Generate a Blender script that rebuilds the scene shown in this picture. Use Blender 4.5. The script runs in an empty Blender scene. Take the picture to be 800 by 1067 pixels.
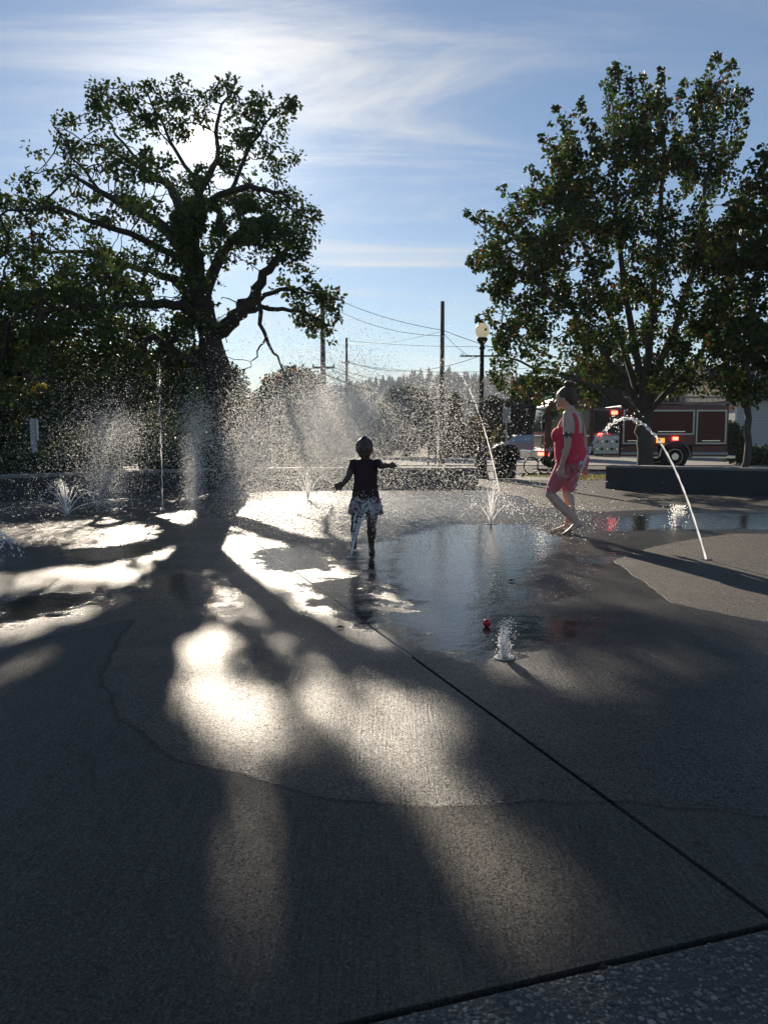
import bpy, bmesh, math, random
import numpy as np
from mathutils import Vector, Matrix

rng = np.random.default_rng(11)
random.seed(5)
SC = bpy.context.scene
COL = SC.collection
R = math.radians

# ------------------------------------------------------------------ camera
F = 800.0
CAM_H = 1.08
PITCH = math.atan(80 / F)
cd = bpy.data.cameras.new('camera'); cam = bpy.data.objects.new('camera', cd); COL.objects.link(cam)
cd.sensor_fit = 'VERTICAL'; cd.sensor_height = 24.0; cd.lens = 24.0 * F / 1067.0
cd.clip_start = 0.05; cd.clip_end = 6000
cam.location = (0, 0, CAM_H); cam.rotation_euler = (R(90) - PITCH, 0, 0)
SC.camera = cam
CP, SP = math.cos(PITCH), math.sin(PITCH)

def ray(px, py):
    u = (533.5 - py) / F; x = (px - 400) / F
    return Vector((x, CP + u * SP, -SP + u * CP))
def at(px, py, Y):
    d = ray(px, py); k = Y / d.y
    return Vector((d.x * k, Y, CAM_H + d.z * k))
def gp(px, py, z=0.0):
    d = ray(px, py); k = (z - CAM_H) / d.z
    return Vector((d.x * k, d.y * k, z))
def project(p):                                    # arrays (N,3) -> px, py
    y = p[:, 1]; z = p[:, 2] - CAM_H
    f = y * CP - z * SP; u = y * SP + z * CP
    f = np.maximum(f, 0.05)
    return 400 + F * p[:, 0] / f, 533.5 - F * u / f

# sun: seen at (212,150)
sd = ray(212, 150).normalized()
SUN_EL = math.asin(sd.z); SUN_AZ = math.atan2(sd.x, sd.y)

# ------------------------------------------------------------------ tagging
def tag(o, label=None, cat=None, group=None, kind=None):
    if label: o['label'] = label
    if cat: o['category'] = cat
    if group: o['group'] = group
    if kind: o['kind'] = kind
    return o
def empty(name, loc, label, cat, group=None):
    o = bpy.data.objects.new(name, None); COL.objects.link(o)
    o.location = loc; o.empty_display_size = 0.2
    return tag(o, label, cat, group)

# ------------------------------------------------------------------ mesh building
class MB:
    def __init__(s): s.v = []; s.f = []
    def add(s, vs, fs):
        n = len(s.v); s.v += [tuple(v) for v in vs]; s.f += [tuple(i + n for i in f) for f in fs]; return s
    def box(s, x0, x1, y0, y1, z0, z1):
        return s.add([(x, y, z) for z in (z0, z1) for y in (y0, y1) for x in (x0, x1)],
                     [(0, 2, 3, 1), (4, 5, 7, 6), (0, 1, 5, 4), (2, 6, 7, 3), (0, 4, 6, 2), (1, 3, 7, 5)])
    def cbox(s, c, sx, sy, sz):
        return s.box(c[0]-sx/2, c[0]+sx/2, c[1]-sy/2, c[1]+sy/2, c[2]-sz/2, c[2]+sz/2)
    def bbox(s, x0, x1, y0, y1, z0, z1, b=0.03):   # bevelled box
        bm = bmesh.new()
        r = bmesh.ops.create_cube(bm, size=1)
        for v in bm.verts:
            v.co = Vector(((x0+x1)/2 + v.co.x*(x1-x0), (y0+y1)/2 + v.co.y*(y1-y0), (z0+z1)/2 + v.co.z*(z1-z0)))
        bmesh.ops.bevel(bm, geom=list(bm.edges), offset=b, segments=2, affect='EDGES', profile=0.5)
        s.bm(bm); return s
    def bm(s, bm):
        bm.verts.ensure_lookup_table(); bm.verts.index_update()
        s.add([v.co[:] for v in bm.verts], [[v.index for v in f.verts] for f in bm.faces]); bm.free(); return s
    def tube(s, pts, rad, n=8, cap=True):
        pts = [Vector(p) for p in pts]
        if not hasattr(rad, '__len__'): rad = [rad] * len(pts)
        rings = []; prev = None; base = len(s.v)
        for i, p in enumerate(pts):
            t = (pts[min(i+1, len(pts)-1)] - pts[max(i-1, 0)])
            t = t.normalized() if t.length > 1e-9 else Vector((0, 0, 1))
            if prev is None:
                a = t.orthogonal().normalized()
            else:
                a = prev - t * prev.dot(t)
                a = a.normalized() if a.length > 1e-6 else t.orthogonal().normalized()
            prev = a; b = t.cross(a)
            rings.append([p + (a*math.cos(2*math.pi*k/n) + b*math.sin(2*math.pi*k/n)) * rad[i] for k in range(n)])
        vs = [v for r_ in rings for v in r_]; fs = []
        for i in range(len(pts)-1):
            for k in range(n):
                k2 = (k+1) % n
                fs.append((i*n+k, i*n+k2, (i+1)*n+k2, (i+1)*n+k))
        if cap:
            fs.append(tuple(range(n-1, -1, -1))); fs.append(tuple((len(pts)-1)*n + k for k in range(n)))
        return s.add(vs, fs)
    def lathe(s, prof, c=(0, 0, 0), n=20, axis='z'):
        vs = []; fs = []
        for (r_, h) in prof:
            for k in range(n):
                a = 2*math.pi*k/n
                if axis == 'z': q = (c[0]+r_*math.cos(a), c[1]+r_*math.sin(a), c[2]+h)
                else: q = (c[0]+r_*math.cos(a), c[1]+h, c[2]+r_*math.sin(a))
                vs.append(q)
        for i in range(len(prof)-1):
            for k in range(n):
                k2 = (k+1) % n; fs.append((i*n+k, i*n+k2, (i+1)*n+k2, (i+1)*n+k))
        fs.append(tuple(range(n-1, -1, -1))); fs.append(tuple((len(prof)-1)*n+k for k in range(n)))
        return s.add(vs, fs)
    def ell(s, c, r, seg=16, rings=10, rot=None):
        vs = []; fs = []
        c = Vector(c)
        for i in range(1, rings):
            th = math.pi*i/rings
            for k in range(seg):
                a = 2*math.pi*k/seg
                q = Vector((r[0]*math.sin(th)*math.cos(a), r[1]*math.sin(th)*math.sin(a), r[2]*math.cos(th)))
                if rot is not None: q = rot @ q
                vs.append(c+q)
        top = Vector((0, 0, r[2])); bot = Vector((0, 0, -r[2]))
        if rot is not None: top = rot @ top; bot = rot @ bot
        vs += [c+top, c+bot]; T = len(vs)-2; B = T+1
        for i in range(rings-2):
            for k in range(seg):
                k2 = (k+1) % seg; fs.append((i*seg+k, (i+1)*seg+k, (i+1)*seg+k2, i*seg+k2))
        for k in range(seg):
            k2 = (k+1) % seg; fs.append((T, k, k2)); fs.append((B, (rings-2)*seg+k2, (rings-2)*seg+k))
        return s.add(vs, fs)
    def loft(s, secs, n=20):                      # secs: (centre, A, B) semi-axis vectors, closed
        vs = []; fs = []
        for c, A, B in secs:
            c = Vector(c); A = Vector(A); B = Vector(B)
            for k in range(n):
                a = 2*math.pi*k/n; vs.append(c + A*math.cos(a) + B*math.sin(a))
        for i in range(len(secs)-1):
            for k in range(n):
                k2 = (k+1) % n; fs.append((i*n+k, i*n+k2, (i+1)*n+k2, (i+1)*n+k))
        fs.append(tuple(range(n-1, -1, -1))); fs.append(tuple((len(secs)-1)*n+k for k in range(n)))
        return s.add(vs, fs)
    def build(s, name, m, parent=None, smooth=False):
        me = bpy.data.meshes.new(name)
        v = np.array(s.v, dtype=np.float32).reshape(-1, 3)
        if parent is not None: v = v - np.array(parent_loc(parent), dtype=np.float32)
        me.from_pydata(v.tolist(), [], s.f); me.validate(); me.update()
        return link(name, me, m, parent, smooth)

def parent_loc(p):
    l = Vector((0, 0, 0))
    while p is not None: l += p.location; p = p.parent
    return l
def link(name, me, m, parent=None, smooth=False):
    if smooth: me.shade_smooth()
    for x in (m if isinstance(m, (list, tuple)) else [m]): me.materials.append(x)
    o = bpy.data.objects.new(name, me); COL.objects.link(o)
    if parent is not None: o.parent = parent
    return o
def np_mesh(name, v, quads, m, parent=None, smooth=False):
    v = np.asarray(v, dtype=np.float32)
    if parent is not None: v = v - np.array(parent_loc(parent), dtype=np.float32)
    me = bpy.data.meshes.new(name)
    k = quads.shape[1]
    me.vertices.add(len(v)); me.vertices.foreach_set('co', v.ravel())
    me.loops.add(quads.size); me.loops.foreach_set('vertex_index', quads.astype(np.int32).ravel())
    me.polygons.add(len(quads)); me.polygons.foreach_set('loop_start', np.arange(0, quads.size, k, dtype=np.int32))
    me.update(calc_edges=True)
    return link(name, me, m, parent, smooth)

def bez(pts, n):
    P = np.array(pts); tt = np.linspace(0, len(P)-1, n); out = []
    for q in tt:
        i = min(int(q), len(P)-2); f_ = q-i
        p0, p1, p2, p3 = P[max(i-1, 0)], P[i], P[i+1], P[min(i+2, len(P)-1)]
        out.append(tuple(0.5*((2*p1)+(-p0+p2)*f_+(2*p0-5*p1+4*p2-p3)*f_**2+(-p0+3*p1-3*p2+p3)*f_**3)))
    return out

# ------------------------------------------------------------------ materials
def nt(name):
    m = bpy.data.materials.new(name); m.use_nodes = True
    t = m.node_tree; b = t.nodes['Principled BSDF']
    return m, t, b
def N(t, typ, **kw):
    n = t.nodes.new(typ)
    for k, v in kw.items():
        if k in n.inputs.keys() if isinstance(k, str) else False: n.inputs[k].default_value = v
        else: setattr(n, k, v)
    return n
def noise(t, scale, detail=4, rough=0.6, vec=None):
    n = t.nodes.new('ShaderNodeTexNoise'); n.inputs['Scale'].default_value = scale
    n.inputs['Detail'].default_value = detail; n.inputs['Roughness'].default_value = rough
    if vec is not None: t.links.new(vec, n.inputs['Vector'])
    return n.outputs['Fac']
def mathn(t, op, a, b=None, c=None, clamp=False):
    n = t.nodes.new('ShaderNodeMath'); n.operation = op; n.use_clamp = clamp
    for i, x in enumerate((a, b, c)):
        if x is None: continue
        if isinstance(x, (int, float)): n.inputs[i].default_value = x
        else: t.links.new(x, n.inputs[i])
    return n.outputs[0]
def maprange(t, x, a, b, c=0.0, d=1.0, smooth=False):
    n = t.nodes.new('ShaderNodeMapRange')
    if smooth: n.interpolation_type = 'SMOOTHSTEP'
    t.links.new(x, n.inputs[0])
    for i, q in enumerate((a, b, c, d)): n.inputs[i+1].default_value = q
    return n.outputs[0]
def mixc(t, fac, a, b):
    n = t.nodes.new('ShaderNodeMix'); n.data_type = 'RGBA'
    for i, x in ((0, fac), (6, a), (7, b)):
        if hasattr(x, 'is_linked'): t.links.new(x, n.inputs[i])
        elif isinstance(x, (int, float)): n.inputs[i].default_value = x
        else: n.inputs[i].default_value = (*x, 1)
    return n.outputs[2]
def ramp(t, fac, stops):
    n = t.nodes.new('ShaderNodeValToRGB'); t.links.new(fac, n.inputs[0])
    e = n.color_ramp.elements
    e[0].position = stops[0][0]; e[0].color = (*stops[0][1], 1)
    e[1].position = stops[1][0]; e[1].color = (*stops[1][1], 1)
    for p, c in stops[2:]:
        x = e.new(p); x.color = (*c, 1)
    return n.outputs[0]
def bump(t, b, h, strength=0.5, dist=0.01):
    n = t.nodes.new('ShaderNodeBump'); n.inputs['Strength'].default_value = strength; n.inputs['Distance'].default_value = dist
    t.links.new(h, n.inputs['Height']); t.links.new(n.outputs[0], b.inputs['Normal']); return n
def objco(t):
    n = t.nodes.new('ShaderNodeTexCoord'); return n.outputs['Object']
def wpos(t):
    n = t.nodes.new('ShaderNodeNewGeometry'); return n.outputs['Position']
def mapping(t, vec, scale=(1, 1, 1), rot=(0, 0, 0)):
    n = t.nodes.new('ShaderNodeMapping'); t.links.new(vec, n.inputs[0])
    n.inputs['Scale'].default_value = scale; n.inputs['Rotation'].default_value = rot
    return n.outputs[0]

def simple(name, col, rough=0.6, metal=0.0, var=0.25, nscale=6.0, bmp=0.0, bscale=40.0, spec=0.5):
    m, t, b = nt(name); vec = objco(t)
    f = noise(t, nscale, 5, 0.6, vec)
    lo = tuple(c*(1-var) for c in col); hi = tuple(min(1, c*(1+var)) for c in col)
    t.links.new(mixc(t, f, lo, hi), b.inputs['Base Color'])
    b.inputs['Roughness'].default_value = rough; b.inputs['Metallic'].default_value = metal
    b.inputs['Specular IOR Level'].default_value = spec
    if bmp: bump(t, b, noise(t, bscale, 4, 0.6, vec), bmp, 0.01)
    return m
def emissive(name, col, s):
    m, t, b = nt(name)
    b.inputs['Base Color'].default_value = (*[c*0.5 for c in col], 1)
    b.inputs['Emission Color'].default_value = (*col, 1); b.inputs['Emission Strength'].default_value = s
    return m
def leafmat(name, stops, trans=0.35, rough=0.55):
    m, t, b = nt(name)
    g = t.nodes.new('ShaderNodeNewGeometry')
    c = ramp(t, g.outputs['Random Per Island'], stops)
    t.links.new(c, b.inputs['Base Color']); b.inputs['Roughness'].default_value = rough
    b.inputs['Specular IOR Level'].default_value = 0.35
    tr = t.nodes.new('ShaderNodeBsdfTranslucent')
    hs = t.nodes.new('ShaderNodeHueSaturation'); hs.inputs['Value'].default_value = 1.7; hs.inputs['Saturation'].default_value = 1.15
    t.links.new(c, hs.inputs['Color']); t.links.new(hs.outputs[0], tr.inputs[0])
    mx = t.nodes.new('ShaderNodeMixShader'); mx.inputs[0].default_value = trans
    out = t.nodes['Material Output']
    t.links.new(b.outputs[0], mx.inputs[1]); t.links.new(tr.outputs[0], mx.inputs[2]); t.links.new(mx.outputs[0], out.inputs[0])
    return m
def watermat(name, tr, df, col=(0.98, 0.98, 0.98)):
    m, t, b = nt(name)
    a = t.nodes.new('ShaderNodeBsdfTranslucent'); a.inputs[0].default_value = (*col, 1)
    d = t.nodes.new('ShaderNodeBsdfDiffuse'); d.inputs[0].default_value = (*col, 1)
    g = t.nodes.new('ShaderNodeBsdfGlossy'); g.inputs[0].default_value = (0.95, 0.95, 0.95, 1); g.inputs['Roughness'].default_value = 0.2
    mx = t.nodes.new('ShaderNodeMixShader'); mx.inputs[0].default_value = df/(tr+df)
    t.links.new(a.outputs[0], mx.inputs[1]); t.links.new(d.outputs[0], mx.inputs[2])
    m2 = t.nodes.new('ShaderNodeMixShader'); m2.inputs[0].default_value = 1-tr-df
    t.links.new(mx.outputs[0], m2.inputs[1]); t.links.new(g.outputs[0], m2.inputs[2])
    # light that has entered the water leaves it again: seen from inside the surface is clear
    ge = t.nodes.new('ShaderNodeNewGeometry'); tp_ = t.nodes.new('ShaderNodeBsdfTransparent'); m3 = t.nodes.new('ShaderNodeMixShader')
    t.links.new(ge.outputs['Backfacing'], m3.inputs[0]); t.links.new(m2.outputs[0], m3.inputs[1]); t.links.new(tp_.outputs[0], m3.inputs[2])
    t.links.new(m3.outputs[0], t.nodes['Material Output'].inputs[0])
    return m

M = {}
M['bark'] = None
def barkmat(name, col):
    m, t, b = nt(name); v = mapping(t, objco(t), (7, 7, 1.2))
    f = noise(t, 2.5, 6, 0.65, v)
    t.links.new(mixc(t, f, tuple(c*0.45 for c in col), tuple(c*1.5 for c in col)), b.inputs['Base Color'])
    b.inputs['Roughness'].default_value = 0.9
    bump(t, b, f, 0.9, 0.06); return m
M['bark'] = barkmat('oak_bark', (0.055, 0.045, 0.038))
M['bark2'] = barkmat('maple_bark', (0.10, 0.09, 0.08))
GREEN = [(0, (0.030, 0.055, 0.014)), (0.55, (0.055, 0.085, 0.022)), (0.90, (0.075, 0.095, 0.026)), (0.96, (0.085, 0.06, 0.024)), (1.0, (0.12, 0.05, 0.028))]
M['oak_leaf'] = leafmat('oak_leaf', GREEN, 0.22)
M['maple_leaf'] = leafmat('maple_leaf', [(0, (0.019, 0.038, 0.010)), (0.6, (0.038, 0.066, 0.016)), (0.84, (0.072, 0.092, 0.022)), (0.90, (0.09, 0.055, 0.025)), (1.0, (0.11, 0.035, 0.025))], 0.36)
M['shrub_leaf'] = leafmat('shrub_leaf', [(0, (0.02, 0.04, 0.014)), (0.7, (0.045, 0.07, 0.024)), (1.0, (0.08, 0.10, 0.03))], 0.25)
M['gold_leaf'] = leafmat('gold_leaf', [(0, (0.06, 0.07, 0.015)), (0.6, (0.12, 0.11, 0.02)), (1.0, (0.20, 0.12, 0.025))], 0.4)
M['flower_leaf'] = leafmat('flower_leaf', [(0, (0.025, 0.045, 0.014)), (0.85, (0.06, 0.08, 0.03)), (0.9, (0.35, 0.08, 0.03)), (1.0, (0.4, 0.12, 0.04))], 0.3)
M['needle'] = leafmat('needle', [(0, (0.014, 0.03, 0.014)), (0.7, (0.03, 0.055, 0.024)), (1.0, (0.05, 0.07, 0.03))], 0.15)
M['water'] = watermat('water_stream', .6, .22)
M['drop'] = watermat('water_drop', .92, .03, (1.0, .99, .96))
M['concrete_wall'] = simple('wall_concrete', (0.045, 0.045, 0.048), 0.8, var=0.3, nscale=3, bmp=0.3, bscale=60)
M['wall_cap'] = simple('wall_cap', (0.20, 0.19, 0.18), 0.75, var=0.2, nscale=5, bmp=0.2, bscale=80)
M['black_metal'] = simple('black_metal', (0.012, 0.012, 0.013), 0.45, 0.3, 0.3)
M['steel'] = simple('steel', (0.35, 0.35, 0.36), 0.35, 0.9, 0.15)
M['chrome'] = simple('chrome', (0.6, 0.6, 0.62), 0.2, 1.0, 0.1)
M['wood'] = simple('pole_wood', (0.075, 0.055, 0.042), 0.9, var=0.4, nscale=14, bmp=0.5, bscale=30)
M['wire'] = simple('wire', (0.02, 0.02, 0.022), 0.6)
M['red_paint'] = simple('red_paint', (0.10, 0.006, 0.008), 0.3, var=0.12, nscale=2)
M['tyre'] = simple('tyre', (0.012, 0.012, 0.012), 0.85)
M['glass'] = simple('dark_glass', (0.02, 0.025, 0.03), 0.06, var=0.1)
M['white_paint'] = simple('white_paint', (0.72, 0.72, 0.70), 0.5, var=0.06)
M['grey_panel'] = simple('grey_panel', (0.35, 0.36, 0.38), 0.5, var=0.1)
M['red_lamp'] = emissive('red_lamp', (1.0, 0.05, 0.03), 9.0)
M['amber'] = emissive('amber_lamp', (1.0, 0.45, 0.08), 0.6)
M['globe'] = None

# ------------------------------------------------------------------ world
w = bpy.data.worlds.new('World'); SC.world = w; w.use_nodes = True
t = w.node_tree; bg = t.nodes['Background']
sky = t.nodes.new('ShaderNodeTexSky'); sky.sky_type = 'NISHITA'; sky.sun_disc = False
sky.sun_elevation = SUN_EL; sky.sun_rotation = SUN_AZ
sky.altitude = 100; sky.air_density = 1.0; sky.dust_density = 0.08; sky.ozone_density = 2.2
tc = t.nodes.new('ShaderNodeTexCoord'); G = tc.outputs['Generated']
def wdot(dirv):
    n = t.nodes.new('ShaderNodeVectorMath'); n.operation = 'DOT_PRODUCT'
    t.links.new(G, n.inputs[0]); n.inputs[1].default_value = dirv; return n.outputs['Value']
cs = mathn(t, 'ARCCOSINE', mathn(t, 'MINIMUM', wdot(sd), 0.999999))      # angle to the sun
core = maprange(t, cs, R(1.35), R(0.3), 0, 1, True)
halo = mathn(t, 'EXPONENT', mathn(t, 'DIVIDE', cs, -R(3.0)))
halo2 = mathn(t, 'EXPONENT', mathn(t, 'DIVIDE', cs, -R(11.0)))
glow = mathn(t, 'ADD', mathn(t, 'MULTIPLY', core, 90.0), mathn(t, 'ADD', mathn(t, 'MULTIPLY', halo, 15.0), mathn(t, 'MULTIPLY', halo2, 0.6)))
# cirrus: wisps on a high flat layer
sep = t.nodes.new('ShaderNodeSeparateXYZ'); t.links.new(G, sep.inputs[0])
zz = mathn(t, 'ADD', mathn(t, 'MAXIMUM', sep.outputs[2], 0.0), 0.06)
cmb = t.nodes.new('ShaderNodeCombineXYZ')
t.links.new(mathn(t, 'DIVIDE', sep.outputs[0], zz), cmb.inputs[0]); t.links.new(mathn(t, 'DIVIDE', sep.outputs[1], zz), cmb.inputs[1])
mp = mapping(t, cmb.outputs[0], (0.55, 1.5, 1), (0, 0, R(25)))
n1 = t.nodes.new('ShaderNodeTexNoise'); t.links.new(mp, n1.inputs[0]); n1.inputs['Scale'].default_value = 1.3
n1.inputs['Detail'].default_value = 9; n1.inputs['Roughness'].default_value = 0.62; n1.inputs['Distortion'].default_value = 0.7
def blob(px, py, sx_deg, amp):
    d = ray(px, py).normalized()
    a = mathn(t, 'ARCCOSINE', mathn(t, 'MINIMUM', wdot(d), 0.999999))
    q = mathn(t, 'DIVIDE', a, R(sx_deg)); q = mathn(t, 'MULTIPLY', q, q)
    return mathn(t, 'MULTIPLY', mathn(t, 'EXPONENT', mathn(t, 'MULTIPLY', q, -1.0)), amp)
bl = None
for args in ((360, 60, 9, 0.20), (240, 75, 9, 0.16), (60, 95, 9, 0.12), (385, 292, 3.0, 0.16), (455, 262, 2.2, 0.10), (430, 380, 10, 0.12), (560, 20, 8, 0.05), (520, 190, 5, 0.06)):
    o_ = blob(*args); bl = o_ if bl is None else mathn(t, 'ADD', bl, o_)
cl = mathn(t, 'MULTIPLY', maprange(t, n1.outputs[0], 0.42, 0.78, 0, 1, True), mathn(t, 'MINIMUM', mathn(t, 'MULTIPLY', mathn(t, 'ADD', bl, .03), 5.5), 1.3))
low = maprange(t, sep.outputs[2], 0.0, 0.05, 0.0, 1.0)
cl = mathn(t, 'MULTIPLY', cl, low)
SKY_S = 0.050
def vscale(vec, f):
    n = t.nodes.new('ShaderNodeVectorMath'); n.operation = 'SCALE'
    if hasattr(vec, 'is_linked'): t.links.new(vec, n.inputs[0])
    else: n.inputs[0].default_value = vec
    if hasattr(f, 'is_linked'): t.links.new(f, n.inputs['Scale'])
    else: n.inputs['Scale'].default_value = f
    return n.outputs[0]
def vadd(a, b):
    n = t.nodes.new('ShaderNodeVectorMath'); n.operation = 'ADD'; t.links.new(a, n.inputs[0]); t.links.new(b, n.inputs[1]); return n.outputs[0]
clb = mathn(t, 'ADD', 7.0, mathn(t, 'MULTIPLY', halo2, 6.0))             # clouds brighten near the sun
mx = t.nodes.new('ShaderNodeMix'); mx.data_type = 'RGBA'
t.links.new(mathn(t, 'MINIMUM', mathn(t, 'MULTIPLY', cl, .75), .85), mx.inputs[0]); t.links.new(sky.outputs[0], mx.inputs[6])
t.links.new(vscale((1.0, 0.99, 0.98), clb), mx.inputs[7])
tint = t.nodes.new('ShaderNodeVectorMath'); tint.operation = 'MULTIPLY'; t.links.new(sky.outputs[0], tint.inputs[0]); tint.inputs[1].default_value = (.92, .99, 1.06); t.links.new(tint.outputs[0], mx.inputs[6])
tot = vadd(mx.outputs[2], vscale((1.0, 0.97, 0.92), glow))
t.links.new(tot, bg.inputs[0]); bg.inputs[1].default_value = SKY_S

sl = bpy.data.lights.new('sun', 'SUN'); so = bpy.data.objects.new('sun', sl); COL.objects.link(so)
sl.energy = 4.4; sl.angle = R(0.47); sl.color = (1.0, 0.87, 0.70)
so.rotation_euler = Vector(sd).to_track_quat('Z', 'Y').to_euler()

SC.view_settings.view_transform = 'Standard'; SC.view_settings.look = 'None'
SC.view_settings.exposure = 0.88; SC.view_settings.gamma = 1.0
cy = SC.cycles
cy.max_bounces = 6; cy.diffuse_bounces = 3; cy.glossy_bounces = 3; cy.transmission_bounces = 4; cy.transparent_max_bounces = 8
cy.volume_bounces = 0; cy.sample_clamp_indirect = 6.0; cy.caustics_reflective = False; cy.caustics_refractive = False
cy.use_denoising = True
try: cy.denoiser = 'OPENIMAGEDENOISE'; cy.denoising_prefilter = 'NONE'; cy.denoising_input_passes = 'RGB_ALBEDO_NORMAL'
except Exception: pass
cy.use_adaptive_sampling = False

# ------------------------------------------------------------------ terrain
def hz(y):
    k = min(1, max(0, (y - 18.5) / 8.5)); k = k*k*(3-2*k); return -0.3 * k

# ground: one sheet to the horizon
mg, t, b = nt('ground_soil'); vec = wpos(t)
t.links.new(ramp(t, noise(t, 0.25, 8, 0.65, vec), [(0.3, (0.045, 0.05, 0.022)), (0.7, (0.10, 0.085, 0.05))]), b.inputs['Base Color'])
b.inputs['Roughness'].default_value = 0.95
ys = [-60, -20, -6] + [18.5 + 0.5*i for i in range(18)] + [30, 36, 50, 80, 150, 300, 700, 3000]
xs = [-3000, -600, -100, -30, 30, 100, 600, 3000]
v = [(x, y, hz(y) - 0.035) for y in ys for x in xs]
q = np.array([(j*len(xs)+i, j*len(xs)+i+1, (j+1)*len(xs)+i+1, (j+1)*len(xs)+i) for j in range(len(ys)-1) for i in range(len(xs)-1)])
tag(np_mesh('ground', v, q, mg), 'bare earth and rough grass beyond the plaza', 'ground', kind='structure')

# ---- wet plaza
def sdf_poly(P, poly):                         # >0 inside, metres
    poly = np.asarray(poly); n = len(poly)
    d = np.full(len(P), 1e9); ins = np.zeros(len(P), bool)
    for i in range(n):
        a = poly[i]; b_ = poly[(i+1) % n]; e = b_ - a; wv = P - a
        tt = np.clip((wv @ e) / (e @ e + 1e-12), 0, 1)
        d = np.minimum(d, np.hypot(*(wv - tt[:, None]*e).T))
        c1 = (a[1] > P[:, 1]) != (b_[1] > P[:, 1])
        xi = (b_[0]-a[0]) * (P[:, 1]-a[1]) / (b_[1]-a[1] + 1e-12) + a[0]
        ins ^= c1 & (P[:, 0] < xi)
    return np.where(ins, d, -d)
def gpoly(pts): return [tuple(gp(*p)[:2]) for p in pts]
WET = [gpoly([(-60, 690), (60, 662), (140, 645), (112, 690), (108, 712), (125, 748), (180, 790), (225, 803), (270, 813), (350, 830), (450, 840), (540, 838),
              (640, 834), (740, 842), (900, 862), (1120, 905), (1400, 880), (1520, 820), (1420, 772), (1280, 742), (1130, 728), (1010, 690), (900, 664), (780, 645), (700, 628), (680, 612), (655, 596), (640, 584), (672, 572), (720, 562), (760, 556), (900, 556),
              (900, 533), (700, 531), (620, 533), (560, 528), (545, 517), (500, 512), (420, 510), (330, 512), (270, 522), (170, 526), (60, 533), (-40, 545)])]
PUD = [gpoly([(366, 566), (425, 560), (425, 612), (368, 610)]), gpoly([(246, 574), (330, 566), (372, 590), (300, 600), (256, 596)]), gpoly([(60, 574), (140, 566), (190, 574), (120, 586), (66, 586)]),
       gpoly([(300, 606), (400, 594), (415, 650), (372, 658), (312, 634)]),
       gpoly([(405, 560), (470, 545), (560, 545), (600, 562), (575, 590), (560, 610), (600, 622), (560, 632), (470, 640), (420, 640), (395, 600)]),
       gpoly([(390, 640), (470, 625), (560, 635), (640, 645), (628, 668), (560, 682), (500, 693), (440, 680)]),
       gpoly([(140, 602), (190, 592), (238, 598), (255, 620), (235, 640), (180, 643), (145, 632)]),
       gpoly([(-30, 625), (60, 615), (130, 615), (110, 632), (40, 648), (-30, 660)]),
       gpoly([(610, 540), (700, 534), (860, 537), (860, 553), (700, 553), (620, 556)]),
       gpoly([(590, 580), (650, 575), (690, 582), (660, 592), (600, 590)])]
# non-uniform grid
ysg = [-4, -2, -0.5, 0.6] ; y = 1.0
while y < 18.4:
    ysg.append(y); y += 0.022 + 0.011*y
ysg.append(18.45)
xg = np.concatenate([np.linspace(-16, -8, 18)[:-1], np.linspace(-8, -3, 60)[:-1], np.linspace(-3, 3, 150)[:-1], np.linspace(3, 8, 60)[:-1], np.linspace(8, 16, 18)])
ysg = np.array(ysg)
XX, YY = np.meshgrid(xg, ysg); P2 = np.stack([XX.ravel(), YY.ravel()], 1)
wet = np.full(len(P2), -9.0); pud = np.full(len(P2), -9.0)
for p in WET: wet = np.maximum(wet, sdf_poly(P2, p))
for p in PUD: pud = np.maximum(pud, sdf_poly(P2, p))
bm = bmesh.new(); lw = bm.verts.layers.float.new('wet'); lp = bm.verts.layers.float.new('pud')
vs = []
for i in range(len(P2)):
    q_ = bm.verts.new((P2[i, 0], P2[i, 1], 0.0)); q_[lw] = float(np.clip(wet[i], -1, 1)); q_[lp] = float(np.clip(pud[i], -1, 1)); vs.append(q_)
nx = len(xg)
for j in range(len(ysg)-1):
    for i in range(nx-1):
        bm.faces.new((vs[j*nx+i], vs[j*nx+i+1], vs[(j+1)*nx+i+1], vs[(j+1)*nx+i]))
JA = [(gp(300, 590), gp(800, 955)), (gp(365, 1067), gp(800, 965))]
JW = (0.008, 0.010)
lines = []
for (a, b_), hw in zip(JA, JW):
    e = (b_ - a).normalized(); nrm = Vector((-e.y, e.x, 0))
    if nrm.y < 0: nrm = -nrm
    lines.append((a, nrm, hw))
# perpendicular control joint further up the pad
e1 = (JA[0][1]-JA[0][0]).normalized(); a3 = gp(300, 596)
lines.append((gp(420, 546), e1, 0.005))
for a, nrm, hw in lines:
    for s_ in (-hw, hw):
        bmesh.ops.bisect_plane(bm, geom=bm.verts[:]+bm.edges[:]+bm.faces[:], plane_co=a+nrm*s_, plane_no=nrm, dist=1e-6)
dele = []
for f in bm.faces:
    c = f.calc_center_median()
    below = (c-lines[1][0]).dot(lines[1][1]) < 0
    for li, (a, nrm, hw) in enumerate(lines):
        if abs((c-a).dot(nrm)) < hw - 1e-5 and (li == 1 or not below): dele.append(f); break
    else:
        f.material_index = 1 if below else 0
bmesh.ops.delete(bm, geom=dele, context='FACES')
be = [e for e in bm.edges if e.is_boundary]
r_ = bmesh.ops.extrude_edge_only(bm, edges=be)
for q_ in [x for x in r_['geom'] if isinstance(x, bmesh.types.BMVert)]: q_.co.z = -0.03
me = bpy.data.meshes.new('plaza'); bm.to_mesh(me); bm.free()

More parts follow.
